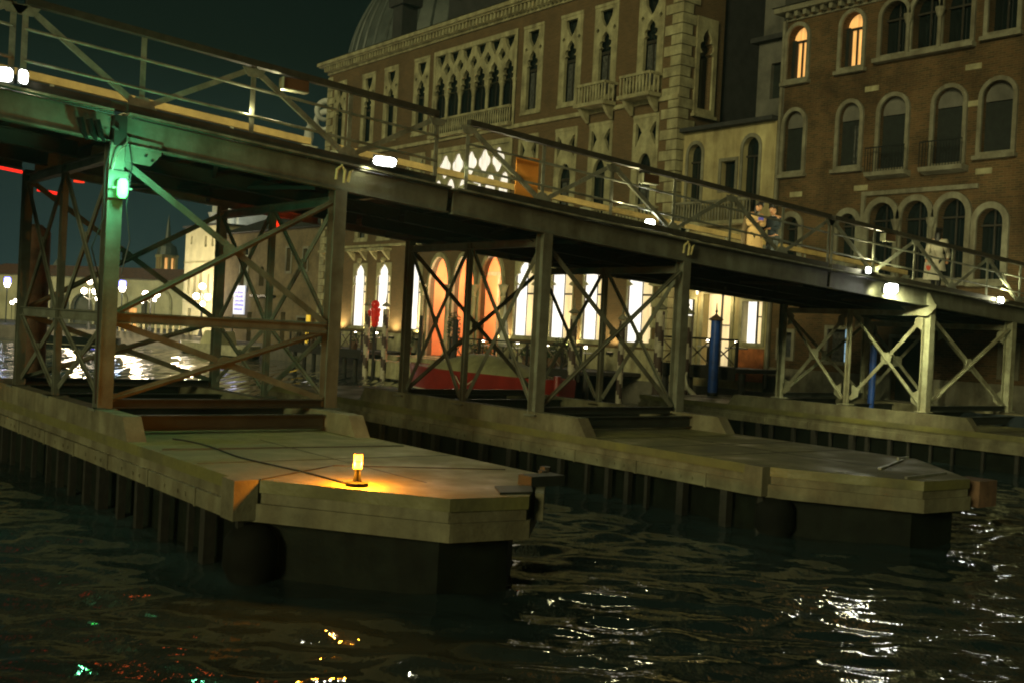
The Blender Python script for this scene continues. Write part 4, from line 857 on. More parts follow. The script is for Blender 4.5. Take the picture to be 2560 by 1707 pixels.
# triple light frames: capitals and shared sill
for cs, z0, zz in (((24.75, 23.45, 22.2), 13.88, 15.3), ((24.85, 23.45, 22.0), 5.5, 7.75)):
    lo_, hi_ = min(cs)-0.75, max(cs)+0.75
    MB().box((XR-0.30, lo_, z0-0.28), (XR-0.003, hi_, z0-0.125)).build('shared_sill', 'stone_b', rb)
    for c in ((cs[0]+cs[1])/2, (cs[1]+cs[2])/2):
        MB().lathe([(0.12, 0), (0.08, 0.1), (0.075, zz-z0-0.35), (0.10, zz-z0-0.3), (0.18, zz-z0-0.05), (0.18, zz-z0+0.03)], (XR-0.16, c, z0-0.12), 10).build('column', 'stone_b', rb)
MB().box((XR-0.10, 21.05, 8.62), (XR-0.002, 25.75, 8.78)).box((XR-0.10, 25.60, 5.4), (XR-0.002, 25.75, 8.619)).build('frame_band', 'stone_b', rb)
mb = MB(); mb.box((XR-0.42, RY0-0.3, 16.30), (XR+0.3, RY1+0.42, 16.5)).box((XR-0.06, RY0, 15.98), (XR-0.001, RY1+0.05, 16.06)); mb.build('cornice', 'stone_b', rb)
y = RY1-0.1
while y > 12.0: MB().box((XR-0.30, y-0.16, 16.08), (XR-0.002, y, 16.298)).build('cornice_bracket', 'stone_b', rb); y -= 0.42
MB().add([(XR-0.5, RY0-0.5, 16.52), (50, RY0-0.5, 16.52), (50, RY1+0.5, 16.52), (XR-0.5, RY1+0.5, 16.52), (43, RY0, 18.3), (43, RY1-4, 18.3)], [(0, 4, 5, 3), (1, 2, 5, 4), (2, 3, 5), (0, 1, 4), (3, 2, 1, 0)]).build('roof', 'roof_dark', rb)
for c in (24.6, 22.33):
    o_ = MB().prism_ax([(XR-0.50, 9.45), (XR-0.002, 9.45), (XR-0.002, 9.22), (XR-0.44, 9.30)], 1, c-0.85, c+0.85).build('balcony', 'stone_b', rb)
    mb = MB(); mb.box((XR-0.49, c-0.83, 10.33), (XR-0.45, c+0.83, 10.37))
    for i in range(15): mb.box((XR-0.48, c-0.83+i*0.117, 9.45), (XR-0.46, c-0.81+i*0.117, 10.33))
    mb.build('railing', 'iron', o_)
for y, z in ((28.9, 8.9), (25.85, 8.95), (21.52, 11.6), (21.5, 12.9), (26.2-0.6, 12.7), (20.9, 9.2)):
    MB().box((XR-0.03, y-0.3, z-0.1), (XR-0.002, y+0.3, z+0.1)).build('stone_patch', 'stone', rb)
MB().box((XR-0.05, RY0, 1.0), (XR-0.002, 22.85, 1.9)).box((XR-0.05, 24.15, 1.0), (XR-0.002, RY1, 1.9)).build('stone_base', 'stone_b', rb)
MB().box((XR-0.14, 29.80, 1.0), (XR-0.02, 29.92, 16.0)).build('drainpipe', 'stone_b', rb)
def scale_about_camera(root, k, piv=(0, 0, EYE)):
    """scale a finished building uniformly about the camera position; its outline in view stays"""
    Mx = Matrix.Translation(piv) @ Matrix.Scale(k, 4) @ Matrix.Translation([-c_ for c_ in piv]); done = set()
    root.location = Mx @ root.location
    def rec(o):
        for ch in o.children:
            if ch.type == 'MESH' and ch.data.name not in done: ch.data.transform(Mx); done.add(ch.data.name)
            elif ch.type == 'LIGHT': ch.location = Mx @ ch.location
            rec(ch)
    for ch in root.children: ch.matrix_parent_inverse = world_of(root).inverted()
    rec(root)
scale_about_camera(rb, 0.9366); scale_about_camera(yh, 0.9417); scale_about_camera(gt, 0.9417)  # brought nearer by scaling about the camera, each covering the same part of the view
MB().box((33.96, -6.0, 0.9), (34.4, 27.85, 1.14)).build('footing', 'stone_b', rb)
# ------------------------------------------------------------------ terrace in front of the palazzo
def terrace(label, y0_, y1_, x0_, zf, gap=None, legs=6):
    t = thing('canal_terrace', (x0_, (y0_+y1_)/2, 0), label, 'terrace', 'timber terraces over the water')
    MB().box((x0_, y0_, zf-0.15), (XF-0.2, y1_, zf)).build('floor', 'timber', t)
    MB().box((x0_-0.06, y0_, zf-0.42), (x0_-0.001, y1_, zf+0.05)).build('fascia', 'timber', t)
    MB().box((x0_-0.05, y0_, zf+0.98), (x0_+0.05, y1_, zf+1.05)).build('handrail', 'timber', t)
    n = max(1, round((y1_-y0_)/1.15)); st = (y1_-y0_)/n
    for i in range(n+1):
        y = y0_+st*i; MB().box((x0_-0.045, y-0.045, zf+0.051), (x0_+0.045, y+0.045, zf+0.979)).build('rail_post', 'timber', t)
        MB().tube([(x0_+0.35, y, -1.2), (x0_+0.35, y, zf-0.16)], 0.13, 8).build('leg', 'timber', t)
        if i < n:
            MB().bar((x0_, y+0.05, zf+0.1), (x0_, y+st-0.05, zf+0.95), 0.03, 0.05, (1, 0, 0)).bar((x0_+0.031, y+0.05, zf+0.95), (x0_+0.031, y+st-0.05, zf+0.1), 0.03, 0.05, (1, 0, 0)).build('lattice', 'plank', t)
    return t
terrace('dark timber terrace with lattice railing left of the palazzo entrance, behind the red figure', 51.9, 60.3, 29.9, 1.32)
terrace('dark timber terrace with lattice railing right of the palazzo entrance', 34.2, 43.6, 29.9, 1.32)
terrace('small pale timber terrace beside the blue mooring pole, railing lit from behind', 26.6, 30.4, 30.6, 1.9)
MB_ = MB(); MB_.box((29.5, 44.4, 0.1), (33.3, 51.0, 0.95)).box((30.6, 44.8, 0.951), (33.3, 50.6, 1.2)).box((31.6, 45.0, 1.201), (33.3, 50.4, 1.24))
tag(MB_.build('water_steps', 'stone'), 'pale stone water steps below the orange entrance arches', 'steps')
# striped and blue mooring poles
def pole(x, y, h, label, kind, grp, r=0.15):
    p = thing('mooring_pole', (x, y, 0), label, 'mooring pole', grp)
    if kind == 'stripe':
        A, B = MB(), MB(); N = 24; nz = int((h+0.5)/0.14)
        for i in range(nz):
            for j in range(N):
                z0, z1 = -0.5+i*0.14, -0.5+(i+1)*0.14; t0, t1 = 2*math.pi*j/N, 2*math.pi*(j+1)/N
                q_ = [(x+r*math.cos(t), y+r*math.sin(t), z) for t, z in ((t0, z0), (t1, z0), (t1, z1), (t0, z1))]
                ((A if ((j/N*2+i*0.14/0.55) % 2) < 1 else B)).add(q_, [(0, 1, 2, 3)])
        A.build('shaft', 'pole_w', p); B.build('spiral_stripe', 'pole_d', p)
    else: MB().lathe([(r, -0.5), (r, h)], (x, y, 0), 16).build('shaft', 'pole_blue', p, False)
    if kind == 'blue': MB().lathe([(r*0.95, -0.6), (r*1.02, 1.05)], (x, y, 0), 16).build('bare_foot', 'timber', p)
    MB().lathe([(r*1.02, h), (r*1.5, h+0.03), (r*1.45, h+0.07), (r*0.4, h+0.2), (0.02, h+0.26)], (x, y, 0), 16).build('cap', 'stone_b' if kind == 'stripe' else 'rusty', p)
    MB().lathe([(0.02, h+0.26), (0.05, h+0.33), (0.02, h+0.40), (0.012, h+0.62)], (x, y, 0), 10).build('finial', 'iron' if kind == 'blue' else 'stone_b', p)
    return p
gs = 'striped mooring poles in front of the palazzo'
pole(29.4, 50.55, 3.70, 'striped mooring pole just left of the red figure', 'stripe', gs)
pole(29.4, 48.75, 3.68, 'striped mooring pole just right of the red figure', 'stripe', gs)
pole(29.6, 34.4, 3.65, 'striped mooring pole with spiked cap right of the boat, before the brick wall', 'stripe', gs)
pole(29.3, 31.2, 3.45, 'slim striped mooring pole between two lit palazzo windows', 'stripe', gs, 0.12)
pole(29.6, 29.5, 3.9, 'striped mooring pole before the white corner column', 'stripe', gs, 0.17)
pole(29.6, 28.1, 3.75, 'striped mooring pole just left of the tall blue pole', 'stripe', gs, 0.16)
pole(29.6, 26.75, 3.55, 'tall blue mooring pole with a pointed cap before the lit shopfront', 'blue', 'blue mooring poles', 0.17)
pole(29.6, 20.3, 3.0, 'blue mooring pole glimpsed through the X brace of the far right trestle', 'blue', 'blue mooring poles', 0.10)
for y, h, l in ((46.6, 2.9, 'dark bare timber pole before the left orange arch'), (45.35, 3.3, 'thin dark timber pole before the entrance'), (42.4, 3.2, 'dark bare timber pole by the entrance steps, right side')):
    tag(MB().tube([(29.3, y, -1), (29.3, y-0.05, h)], 0.09 if 'thin' in l else 0.13, 10).build('timber_pole', 'timber'), l, 'timber pole', 'bare timber poles')
# red sculpture (wrapped figure) between the striped poles
rs = thing('red_figure', (29.35, 49.75, 1.6), 'glossy red wrapped figure on a post between two striped poles', 'sculpture')
c = (29.35, 49.70); mb = MB()
prof = [(0.10, 2.62), (0.19, 2.72), (0.16, 2.85), (0.22, 2.98), (0.19, 3.1), (0.25, 3.25), (0.22, 3.38), (0.28, 3.52), (0.24, 3.60)]
mb.lathe(prof, (c[0], c[1], 0), 16); mb.build('body', 'redsculpt', rs, True)
MB().sphere((c[0], c[1]+0.03, 3.78), 0.22).build('head', 'redsculpt', rs, True)
MB().tube([(c[0]-0.1, c[1]+0.22, 3.48), (c[0]-0.12, c[1]+0.42, 3.38), (c[0]-0.1, c[1]+0.35, 3.15)], [0.08, 0.10, 0.05]).build('arm', 'redsculpt', rs, True)
MB().tube([(c[0], c[1]+0.02, -0.5), (c[0], c[1], 2.62)], 0.08).build('post', 'timber', rs)
# terrace furniture
rnd = random.Random(5)
def table(x, y, z, label):
    t = thing('cafe_table', (x, y, z), label, 'table', 'tables on the palazzo terraces')
    MB().lathe([(0.40, 0.70), (0.42, 0.72), (0.42, 0.745), (0.36, 0.75)], (x, y, z), 16).build('tabletop', 'cloth_w', t)
    MB().lathe([(0.18, 0), (0.04, 0.04), (0.03, 0.70)], (x, y, z), 10).build('pedestal', 'iron', t)
    l_ = thing('table_lamp', (x, y, z+0.75), label.replace('round table with white top', 'small white glowing lamp on the table'), 'lamp', 'glowing table lamps')
    MB().lathe([(0.05, 0.751), (0.012, 0.77), (0.012, 0.93)], (x, y, z), 8).build('stem', 'iron', l_)
    MB().lathe([(0.07, 0.93), (0.05, 1.02)], (x, y, z), 10).build('shade', 'flood_far', l_)
    return t
for i, (x, y, zf, l) in enumerate(((31.0, 59.2, 1.32, 'round table with white top at the far left end of the left terrace'), (31.2, 56.9, 1.32, 'round table with white top on the left terrace, second from its far end'),
    (30.9, 54.4, 1.32, 'round table with white top behind the red figure'), (31.2, 52.6, 1.32, 'round table with white top on the left terrace beside the entrance'),
    (31.1, 42.6, 1.32, 'round table with white top on the right terrace beside the entrance'), (31.3, 40.2, 1.32, 'round table with white top at the middle of the right terrace'),
    (31.0, 37.7, 1.32, 'round table with white top on the right terrace near the brick corner'), (31.2, 35.4, 1.32, 'round table with white top at the right end of the right terrace'),
    (31.6, 28.9, 1.9, 'round table with white top on the small terrace left of the blue pole'), (31.6, 27.5, 1.9, 'round table with white top on the small terrace right of the blue pole'))):
    table(x, y, zf, l)
for y_, l_ in ((31.9, 'wall lantern glowing beside the yellow house shopfront'), (33.5, 'wall lantern glowing between the shopfront and the palazzo corner')):
    w_ = thing('wall_lantern', (XH-0.2, y_, 4.9), l_, 'lantern', 'wall lanterns of the yellow house'); MB().tube([(XH-0.002, y_, 5.0), (XH-0.22, y_, 5.05)], 0.015, 6).build('bracket', 'iron', w_); MB().lathe([(0.04, -0.2), (0.07, 0.0), (0.07, 0.02)], (XH-0.22, y_, 5.0), 8).build('glass', 'lit_white', w_); point(w_, (XH-0.5, y_, 4.6), 28, (1, 0.78, 0.4), 0.1); scale_about_camera(w_, 0.9417)
def leafy(name, c, r, hgt, label, cat, grp, mt='leaf', n=260, pot=True, sd=1):
    q_ = random.Random(sd); t = thing(name, c, label, cat, grp); mb = MB()
    for i in range(n):
        a, b_, rr = q_.uniform(0, 6.28), q_.uniform(-1, 1), q_.uniform(0.25, 1)**0.5
        p = Vector((c[0]+r*rr*math.cos(a)*math.sqrt(1-b_*b_), c[1]+r*rr*math.sin(a)*math.sqrt(1-b_*b_), c[2]+hgt*0.62+hgt*0.38*rr*b_))
        d = Vector((q_.uniform(-1, 1), q_.uniform(-1, 1), q_.uniform(-.5, 1))).normalized()*0.07; e = d.cross(Vector((q_.uniform(-1, 1), q_.uniform(-1, 1), q_.uniform(-1, 1)))).normalized()*0.035
        mb.add([p-d, p+e, p+d, p-e], [(0, 1, 2, 3)])
    mb.build('foliage', mt, t); MB().tube([(c[0], c[1], c[2]+0.3), (c[0], c[1], c[2]+hgt*0.6)], [0.04, 0.025]).build('stem', 'timber', t)
    if pot: MB().lathe([(0.17, 0), (0.24, 0.40), (0.26, 0.44), (0.2, 0.44)], c, 14).build('pot', 'rusty', t)
    return t
leafy('potted_shrub', (32.4, 47.0, 1.2), 0.38, 2.5, 'tall dark potted shrub between the left and middle orange arches', 'shrub', 'potted plants', n=500, sd=2)
leafy('potted_shrub', (32.6, 44.3, 1.2), 0.4, 1.2, 'low bright potted shrub at the right side of the entrance', 'shrub', 'potted plants', 'leaf_light', sd=3)
leafy('potted_shrub', (32.6, 51.6, 1.2), 0.4, 1.5, 'dark potted shrub at the left side of the entrance', 'shrub', 'potted plants', sd=4)
leafy('potted_shrub', (32.3, 54.9, 1.32), 0.45, 1.4, 'bushy potted shrub below the third lit window from the left', 'shrub', 'potted plants', sd=5)
leafy('potted_shrub', (32.8, 39.0, 1.32), 0.4, 1.3, 'bushy potted shrub on the right terrace against the wall', 'shrub', 'potted plants', sd=6)
for i_, (y_, l_) in enumerate(((42.2, 'small leafy plant at the left end of the right terrace railing'), (38.3, 'small leafy plant by the middle of the right terrace railing'), (36.6, 'small leafy plant near the right end of the right terrace railing'), (58.2, 'small leafy plant at the left terrace railing, far end'), (53.5, 'small leafy plant at the left terrace railing, just right of the red figure'))):
    leafy('potted_plant', (30.35, y_, 1.32), 0.30, 0.95, l_, 'plant', 'small plants along the terrace railings', n=160, sd=20+i_)
par = thing('closed_parasol', (31.0, 36.4+2.9, 1.32), 'closed cream parasol standing on the right terrace before a lit window', 'parasol')
MB().lathe([(0.30, 0), (0.30, 0.05), (0.03, 0.06), (0.03, 2.7)], (31.0, 40.9, 1.32), 10).build('pole', 'iron', par)
MB().lathe([(0.16, 0.75), (0.26, 0.9), (0.20, 1.5), (0.10, 2.1), (0.03, 2.65)], (31.0, 40.9, 1.32), 9).build('canopy', 'cloth_w', par)
# ------------------------------------------------------------------ boats
def boat(x, y, yaw, L, B, fb, label, hullm, top, cat='boat', name='moored_boat', f0=0.45, pw=2.2):
    t = thing(name, (x, y, 0), label, cat, None, yaw)
    ca, sa = math.cos(yaw), math.sin(yaw)
    def W(u, v, z): return (x+u*ca-v*sa, y+u*sa+v*ca, z)
    def ring(z, k, s_):
        P_ = []
        for i in range(13):
            f = i/12; u = -L/2+L*f; hw = B/2*(1-(max(0, f-f0)/(1-f0))**pw)*(0.86+0.14*min(1, f*5)); P_.append((u+(0.25*s_ if f > .9 else 0), hw*k))
        return [W(u, v, z) for u, v in P_]+[W(u, -v, z) for u, v in reversed(P_)]
    a, b_, c_ = ring(-0.25, 0.7, 0), ring(0.12, 0.93, 0.4), ring(fb, 1.0, 1.0)
    for i, q_ in enumerate(c_):
        k = i if i < 13 else 25-i; c_[i] = (q_[0], q_[1], q_[2]+0.35*max(0, k/12-0.55)**1.5)
    n = 26; mb = MB(); mb.add(a+b_, [(i, (i+1) % n, n+(i+1) % n, n+i) for i in range(n)]); mb.build('keel', 'hull', t, True)
    mb = MB(); mb.add(b_+c_, [(i, (i+1) % n, n+(i+1) % n, n+i) for i in range(n)]); mb.build('hull', hullm, t, True)
    mb = MB()
    for s_, zz, rr in ((b_, 0.0, 0.03), (c_, 0.0, 0.035)): mb.tube([(p[0], p[1], p[2]+zz) for p in s_[:13]], rr, 6)
    MB().tube([p for p in b_[:13]], 0.03, 6).build('rub_rail', 'cream', t); MB().tube([p for p in b_[13:]], 0.03, 6).build('rub_rail', 'cream', t)
    d_ = [(p[0], p[1], p[2]-0.03) for p in c_]; MB().add(d_, [tuple(range(n))]).build('deck', top, t)
    return t, W
bt, W = boat(27.6, 38.0, R(90), 10.2, 2.3, 1.05, 'red-hulled moored boat under a beige cover behind the middle trestle', 'redpaint', 'rusty', f0=0.62, pw=3.0)
mb = MB(); prof = [(-4.0, 0.12), (-3.2, 0.55), (-1.8, 1.15), (-0.6, 1.32), (0.6, 1.25), (1.6, 0.9), (2.7, 0.62), (3.6, 0.15)]; k = 0
for u, h in prof:
    hw = 1.08 if u < 1 else 1.08*(1-((u-1)/3.4)**2)
    for v, f in ((-1, 0), (-0.9, 0.45), (-0.45, 0.9), (0, 1), (0.45, 0.9), (0.9, 0.45), (1, 0)):
        mb.v.append(W(u, v*hw*0.93, 1.00+0.62*h*f+0.02*math.sin(u*5+v*7)))
for i in range(len(prof)-1):
    for j in range(6): mb.f.append((i*7+j, i*7+j+1, (i+1)*7+j+1, (i+1)*7+j))
mb.build('cover', 'canvas', bt, True)
MB().tube([W(-1.5, 1.2, 0.88), W(-1.0, 1.3, 0.55), W(-0.4, 1.25, 0.55), W(0.0, 1.2, 0.86)], 0.02, 6).build('rope', 'cream', bt)
tag(MB().tube([W(-5.5, 0.3, -0.5), W(-5.5, 0.3, 1.2)], 0.14, 10).build('short_post', 'redpaint'), 'short red post standing at the right end of the red boat', 'post')
bt2, W2 = boat(31.2, 74.5, R(105), 7.5, 2.2, 0.8, 'pale work boat moored at the far quay left of the old abbey', 'cream', 'plaster_p')
MB().box((0, 0, 0), (0.01, 0.01, 0.01)) if False else None
mb = MB()
mb.add([W2(-1.5, -0.7, 0.8), W2(0.8, -0.7, 0.8), W2(0.8, 0.7, 0.8), W2(-1.5, 0.7, 0.8), W2(-1.3, -0.6, 1.7), W2(0.4, -0.6, 1.7), W2(0.4, 0.6, 1.7), W2(-1.3, 0.6, 1.7)], [(0, 3, 2, 1), (4, 5, 6, 7), (0, 1, 5, 4), (1, 2, 6, 5), (2, 3, 7, 6), (3, 0, 4, 7)]); mb.build('cabin', 'plaster_p', bt2)
# gondola-like boat before the yellow house
g_, W3 = boat(29.8, 24.7, R(96), 5.8, 1.25, 0.62, 'slender dark rowing boat with a red-brown gunwale and raised prow, near the blue pole', 'hull', 'rusty', 'rowing boat', 'rowing_boat')
MB().tube([W3(2.8, 0, 0.85), W3(3.15, 0, 1.15), W3(3.25, 0, 1.5), W3(3.2, 0, 1.7)], [0.10, 0.07, 0.05, 0.03], 8).build('prow', 'cream', g_)
b4, W4 = boat(30.2, 17.3, R(90), 6.0, 1.9, 0.7, 'dark covered boat moored behind the pale trestle at the right', 'hull', 'timber')
MB().add([W4(-2.4, -0.8, 0.7), W4(2, -0.7, 0.7), W4(2, 0.7, 0.7), W4(-2.4, 0.8, 0.7), W4(-2.2, 0, 1.25), W4(1.6, 0, 1.15)], [(0, 1, 5, 4), (2, 3, 4, 5), (1, 2, 5), (3, 0, 4)]).build('cover', 'navy', b4)
b5, W5 = boat(24.0, 84.0, R(150), 7.0, 2.0, 0.7, 'dark motorboat with a tiny red light crossing behind the tall trestle', 'hull', 'timber')
MB().sphere(W5(-2.4, -0.8, 1.0), 0.16).build('stern_light', 'red_dim', b5); MB().box(W5(-0.2, -0.1, 0.7), tuple(np.array(W5(-0.2, -0.1, 0.7))+np.array((0.5, 0.6, 0.5)))).build('console', 'cream', b5)

# ------------------------------------------------------------------ left bank: abbey, tall pale house, customs building, church
ab = thing('old_abbey', (34.6, 74, 1.0), 'dim brown plastered abbey building left of the brick palazzo', 'building')
ah = [rect(69.4, 6.0, 70.1, 7.6), rect(67.0, 6.1, 67.6, 7.5), rect(76.3, 4.7, 77.6, 7.7), rect(72.3, 1.0, 73.0, 3.2), rect(69.9, 1.0, 70.6, 3.2), rect(66.8, 1.0, 68.0, 2.9), rect(75.3, 1.0, 76.1, 3.1), arch(74.0, 0.4, 5.0, 6.0, 6.4)]
plate(rect(64.4, 1.0, 80.4, 8.9), ah, 0.4, 'front_wall', 'brick_c', ab, 'x', 34.4)
MB().box((34.605, 64.4, 1.0), (44, 64.8, 8.9)).box((34.605, 80.0, 1.0), (44, 80.4, 8.9)).build('side_wall', 'brick_c', ab)
MB().add([(33.8, 64.2, 8.92), (44, 64.2, 8.92), (44, 80.8, 8.92), (33.8, 80.8, 8.92), (39, 64.2, 11.0), (39, 80.8, 11.0)], [(0, 4, 5, 3), (1, 2, 5, 4), (2, 3, 5), (0, 1, 4), (3, 2, 1, 0)]).build('roof', 'roof_dark', ab)
for a, z0, c, z1 in ((69.4, 6.0, 70.1, 7.6), (67.0, 6.1, 67.6, 7.5), (76.3, 4.7, 77.6, 7.7), (66.8, 1.0, 68.0, 2.9)):
    plate(rect(a-0.14, z0-0.14, c+0.14, z1+0.14), [rect(a+0.01, z0+0.01, c-0.01, z1-0.01)], 0.06, 'window_frame', 'stone_b', ab, 'x', 34.168)
MB().box((34.55, 69.3, 1.0), (34.58, 78, 8)).build('window_pane', 'glass', ab); MB().box((34.48, 76.32, 4.72), (34.5, 77.58, 7.3)).build('church_view_panel', 'stone_w', ab)  # white panel stands in for the pale church seen through the opening
MB().box((33.7, 71.5, 4.2), (34.198, 74.8, 4.35)).build('canopy', 'iron', ab)
MB().box((35.5, 69.0, 9.6), (37.0, 71.2, 10.6)).build('dormer', 'plaster_p', ab)
# lit white and blue sign
sg = thing('backlit_sign', (33.9, 76.2, 1), 'backlit white panel with blue lettering on the abbey quay', 'sign')
MB().box((33.88, 76.0, 2.9), (33.95, 77.9, 5.0)).build('panel', 'sign_w', sg)
def text(s_, loc, size, mt, parent, rot, name='lettering'):
    cu = bpy.data.curves.new('t', 'FONT'); cu.body = s_; cu.size = size; cu.extrude = 0.008; tmp = bpy.data.objects.new('t', cu); COL.objects.link(tmp)
    bpy.context.view_layer.update(); me = bpy.data.meshes.new_from_object(tmp.evaluated_get(bpy.context.evaluated_depsgraph_get())); bpy.data.objects.remove(tmp)
    me.materials.clear(); me.materials.append(M[mt]); o = bpy.data.objects.new(name, me); COL.objects.link(o)
    mm = Matrix.Translation(loc) @ rot; me.transform(mm); adopt(o, parent); return o
# illegible letter strokes of the sign, as blocks
mb = MB(); q_ = random.Random(4)
for row in range(5):
    y = 77.7
    while y > 76.3:
        w_ = q_.uniform(0.08, 0.26); mb.box((33.865, y-w_, 4.4-row*0.30), (33.878, y, 4.4-row*0.30+q_.uniform(0.12, 0.22))); y -= w_+0.07
mb.build('lettering', 'sign_b', sg)
MB().box((33.87, 77.95, 1.0), (33.96, 78.03, 5.0)).build('post', 'iron', sg)
tag(MB().box((33.7, 65.4, 1.3), (33.78, 65.85, 3.1)).sphere((33.74, 65.62, 3.35), 0.14).build('lit_column_sign', 'yellow_lit'), 'narrow bright yellow lit column sign standing by the abbey wall', 'sign')
# narrow pale house
ph = thing('pale_house', (36, 89, 1), 'tall pale yellow house behind the three-globe lamp', 'house')
ph_h = [rect(91.4-0.22, 8.6, 91.4+0.22, 9.3), rect(88.3-0.25, 8.3, 88.3+0.25, 9.2), rect(86.9-0.2, 8.3, 86.9+0.2, 9.1), arch(89.0, 0.32, 4.2, 5.9, 6.3), arch(90.3, 0.25, 4.4, 5.8, 6.1), arch(91.6, 0.25, 4.4, 5.8, 6.1), arch(87.4, 0.25, 4.4, 5.8, 6.1), rect(90.8, 1.0, 91.5, 3.2)]
plate(rect(85.4, 1.0, 92.7, 10.0), ph_h, 0.3, 'front_wall', 'plaster_p', ph, 'x', 35.9)
MB().box((36.06, 85.4, 1.0), (36.09, 92.6, 9.9)).build('window_pane', 'glass', ph); MB().box((36.1, 85.4, 1.0), (44, 92.7, 10.0)).build('rear_block', 'plaster_p', ph)
MB().box((35.5, 85.2, 10.0), (44.2, 92.9, 10.15)).build('roof', 'roof_dark', ph)
MB().box((35.68, 85.4, 7.0), (35.745, 92.7, 7.1)).box((35.68, 85.4, 3.7), (35.745, 92.7, 3.8)).build('string_course', 'stone', ph)
MB().box((35.5, 84.6, 1.0), (36.5, 85.3, 9.0)).build('brown_downpipe_wall', 'rusty', ph)
MB().box((35.0, 82.6, 1.2), (35.05, 84.0, 3.9)).build('lit_doorway', 'lit_cream', ph)
# customs building: long low wall facing the camera obliquely
A = at(-60, 700, 128); B_ = at(480, 700, 116); A.z = B_.z = 1.0
cb = thing('customs_building', A, 'long low yellowish customs building with terracotta roof on the far point', 'building')
d = (B_-A); Lc = d.length; ang = math.atan2(d.y, d.x); dn = Vector((-d.y, d.x, 0)).normalized()
if dn.dot(fw) < 0: dn = -dn
def oriented(o_): pass
def wall_local(outer, holes, t, name, mt, off):
    """plate in local (u along wall, z), placed from A along d"""
    cu = bpy.data.curves.new('tmp', 'CURVE'); cu.dimensions = '2D'; cu.fill_mode = 'BOTH'; cu.extrude = t/2
    for poly in [outer]+holes:
        sp = cu.splines.new('POLY'); sp.points.add(len(poly)-1); sp.use_cyclic_u = True
        for i, (a, b__) in enumerate(poly): sp.points[i].co = (a, b__, 0, 1)
    tmp = bpy.data.objects.new('tmp', cu); COL.objects.link(tmp); bpy.context.view_layer.update()
    me = bpy.data.meshes.new_from_object(tmp.evaluated_get(bpy.context.evaluated_depsgraph_get())); bpy.data.objects.remove(tmp)
    u_ = d.normalized(); mb = MB()
    for v in me.vertices:
        p = A+u_*v.co[0]+dn*(off+v.co[2]); mb.v.append((p.x, p.y, v.co[1]))
    mb.f = [tuple(p.vertices) for p in me.polygons]; return mb.build(name, mt, cb)
uL = lambda px: (at(px, 760, 120)-A).dot(d.normalized())
hs = [arch(uL(170), 1.6, 1.01, 2.6, 4.3), arch(uL(397), 0.65, 1.01, 2.9, 3.8), rect(uL(328), 1.01, uL(364), 3.0), arch(uL(250), 1.3, 1.01, 3.0, 4.2), arch(uL(90), 1.4, 1.01, 3.0, 4.2)]
wall_local(rect(0, 1.0, Lc, 6.1), hs, 0.5, 'front_wall', 'plaster_p', 0.25)
wall_local(rect(uL(328)-0.3, 1.0, uL(364)+0.3, 3.2), [], 0.05, 'lit_opening', 'lit_amber', 0.6)
wall_local(rect(0.2, 1.0, uL(320), 6.0), [], 0.05, 'opening_back', 'plaster_g', 0.7); wall_local(rect(uL(370), 1.0, Lc-.2, 6.0), [], 0.05, 'opening_back', 'plaster_g', 0.7)
u_ = d.normalized()
def Lp(u, off, z): p = A+u_*u+dn*off; return (p.x, p.y, z)
MB().add([Lp(-1, -0.5, 6.1), Lp(Lc+0.5, -0.5, 6.1), Lp(Lc+0.5, 5, 7.5), Lp(-1, 5, 7.5), Lp(-1, 10, 6.1), Lp(Lc+0.5, 10, 6.1)], [(0, 1, 2, 3), (3, 2, 5, 4), (0, 3, 4), (1, 5, 2), (0, 4, 5, 1)]).build('roof', 'roof', cb)
for px, hw in ((455, 1.3), (300, 1.5)):
    wall_local(arch(uL(px)-0.5, hw+0.3, 1.0, 3.6, 5.2), [arch(uL(px)-0.5, hw, 1.001, 3.6, 4.9)], 0.12, 'blind_arch', 'stone', -0.07)
tw = thing('distant_tower', at(415, 700, 165), 'small distant tower with a lit square belfry and pointed roof above the customs building roof', 'tower')
c = at(415, 700, 165)
MB().box((c.x-1.2, c.y-1.2, 1), (c.x+1.2, c.y+1.2, 8.6)).build('shaft', 'stone', tw); mb = MB()
for dx in (-1.0, 0, 1.0):
    for dy in (-1.0, 0, 1.0):
        if dx or dy: mb.box((c.x+dx-0.22, c.y+dy-0.22, 8.6), (c.x+dx+0.22, c.y+dy+0.22, 10.7))
mb.box((c.x-1.3, c.y-1.3, 10.7), (c.x+1.3, c.y+1.3, 11.1)); mb.build('belfry', 'plaster', tw); MB().box((c.x-0.7, c.y-0.7, 8.7), (c.x+0.7, c.y+0.7, 10.6)).build('belfry_glow', 'lit_amber', tw)
MB().lathe([(1.6, 11.1), (1.3, 12.3), (0.5, 12.9), (0.25, 15.5), (0.02, 17)], (c.x, c.y, 0), 12).build('roof', 'lead', tw)
for px, py, h, l in ((42, 700, 7.0, 'slender lit tower at the far left of the skyline'), (84, 700, 9.2, 'slender lit tower just left of the rust-brown pile'), (138, 720, 8.4, 'pale tower seen through the left trestle braces')):
    c = at(px, py, 175); t = thing('far_tower', c, l, 'tower', 'far lit towers')
    MB().box((c.x-0.6, c.y-0.6, 1), (c.x+0.6, c.y+0.6, h)).build('shaft', 'plaster', t); MB().lathe([(0.85, 0), (0.05, 1.6)], (c.x, c.y, h), 4).build('roof', 'lead', t)
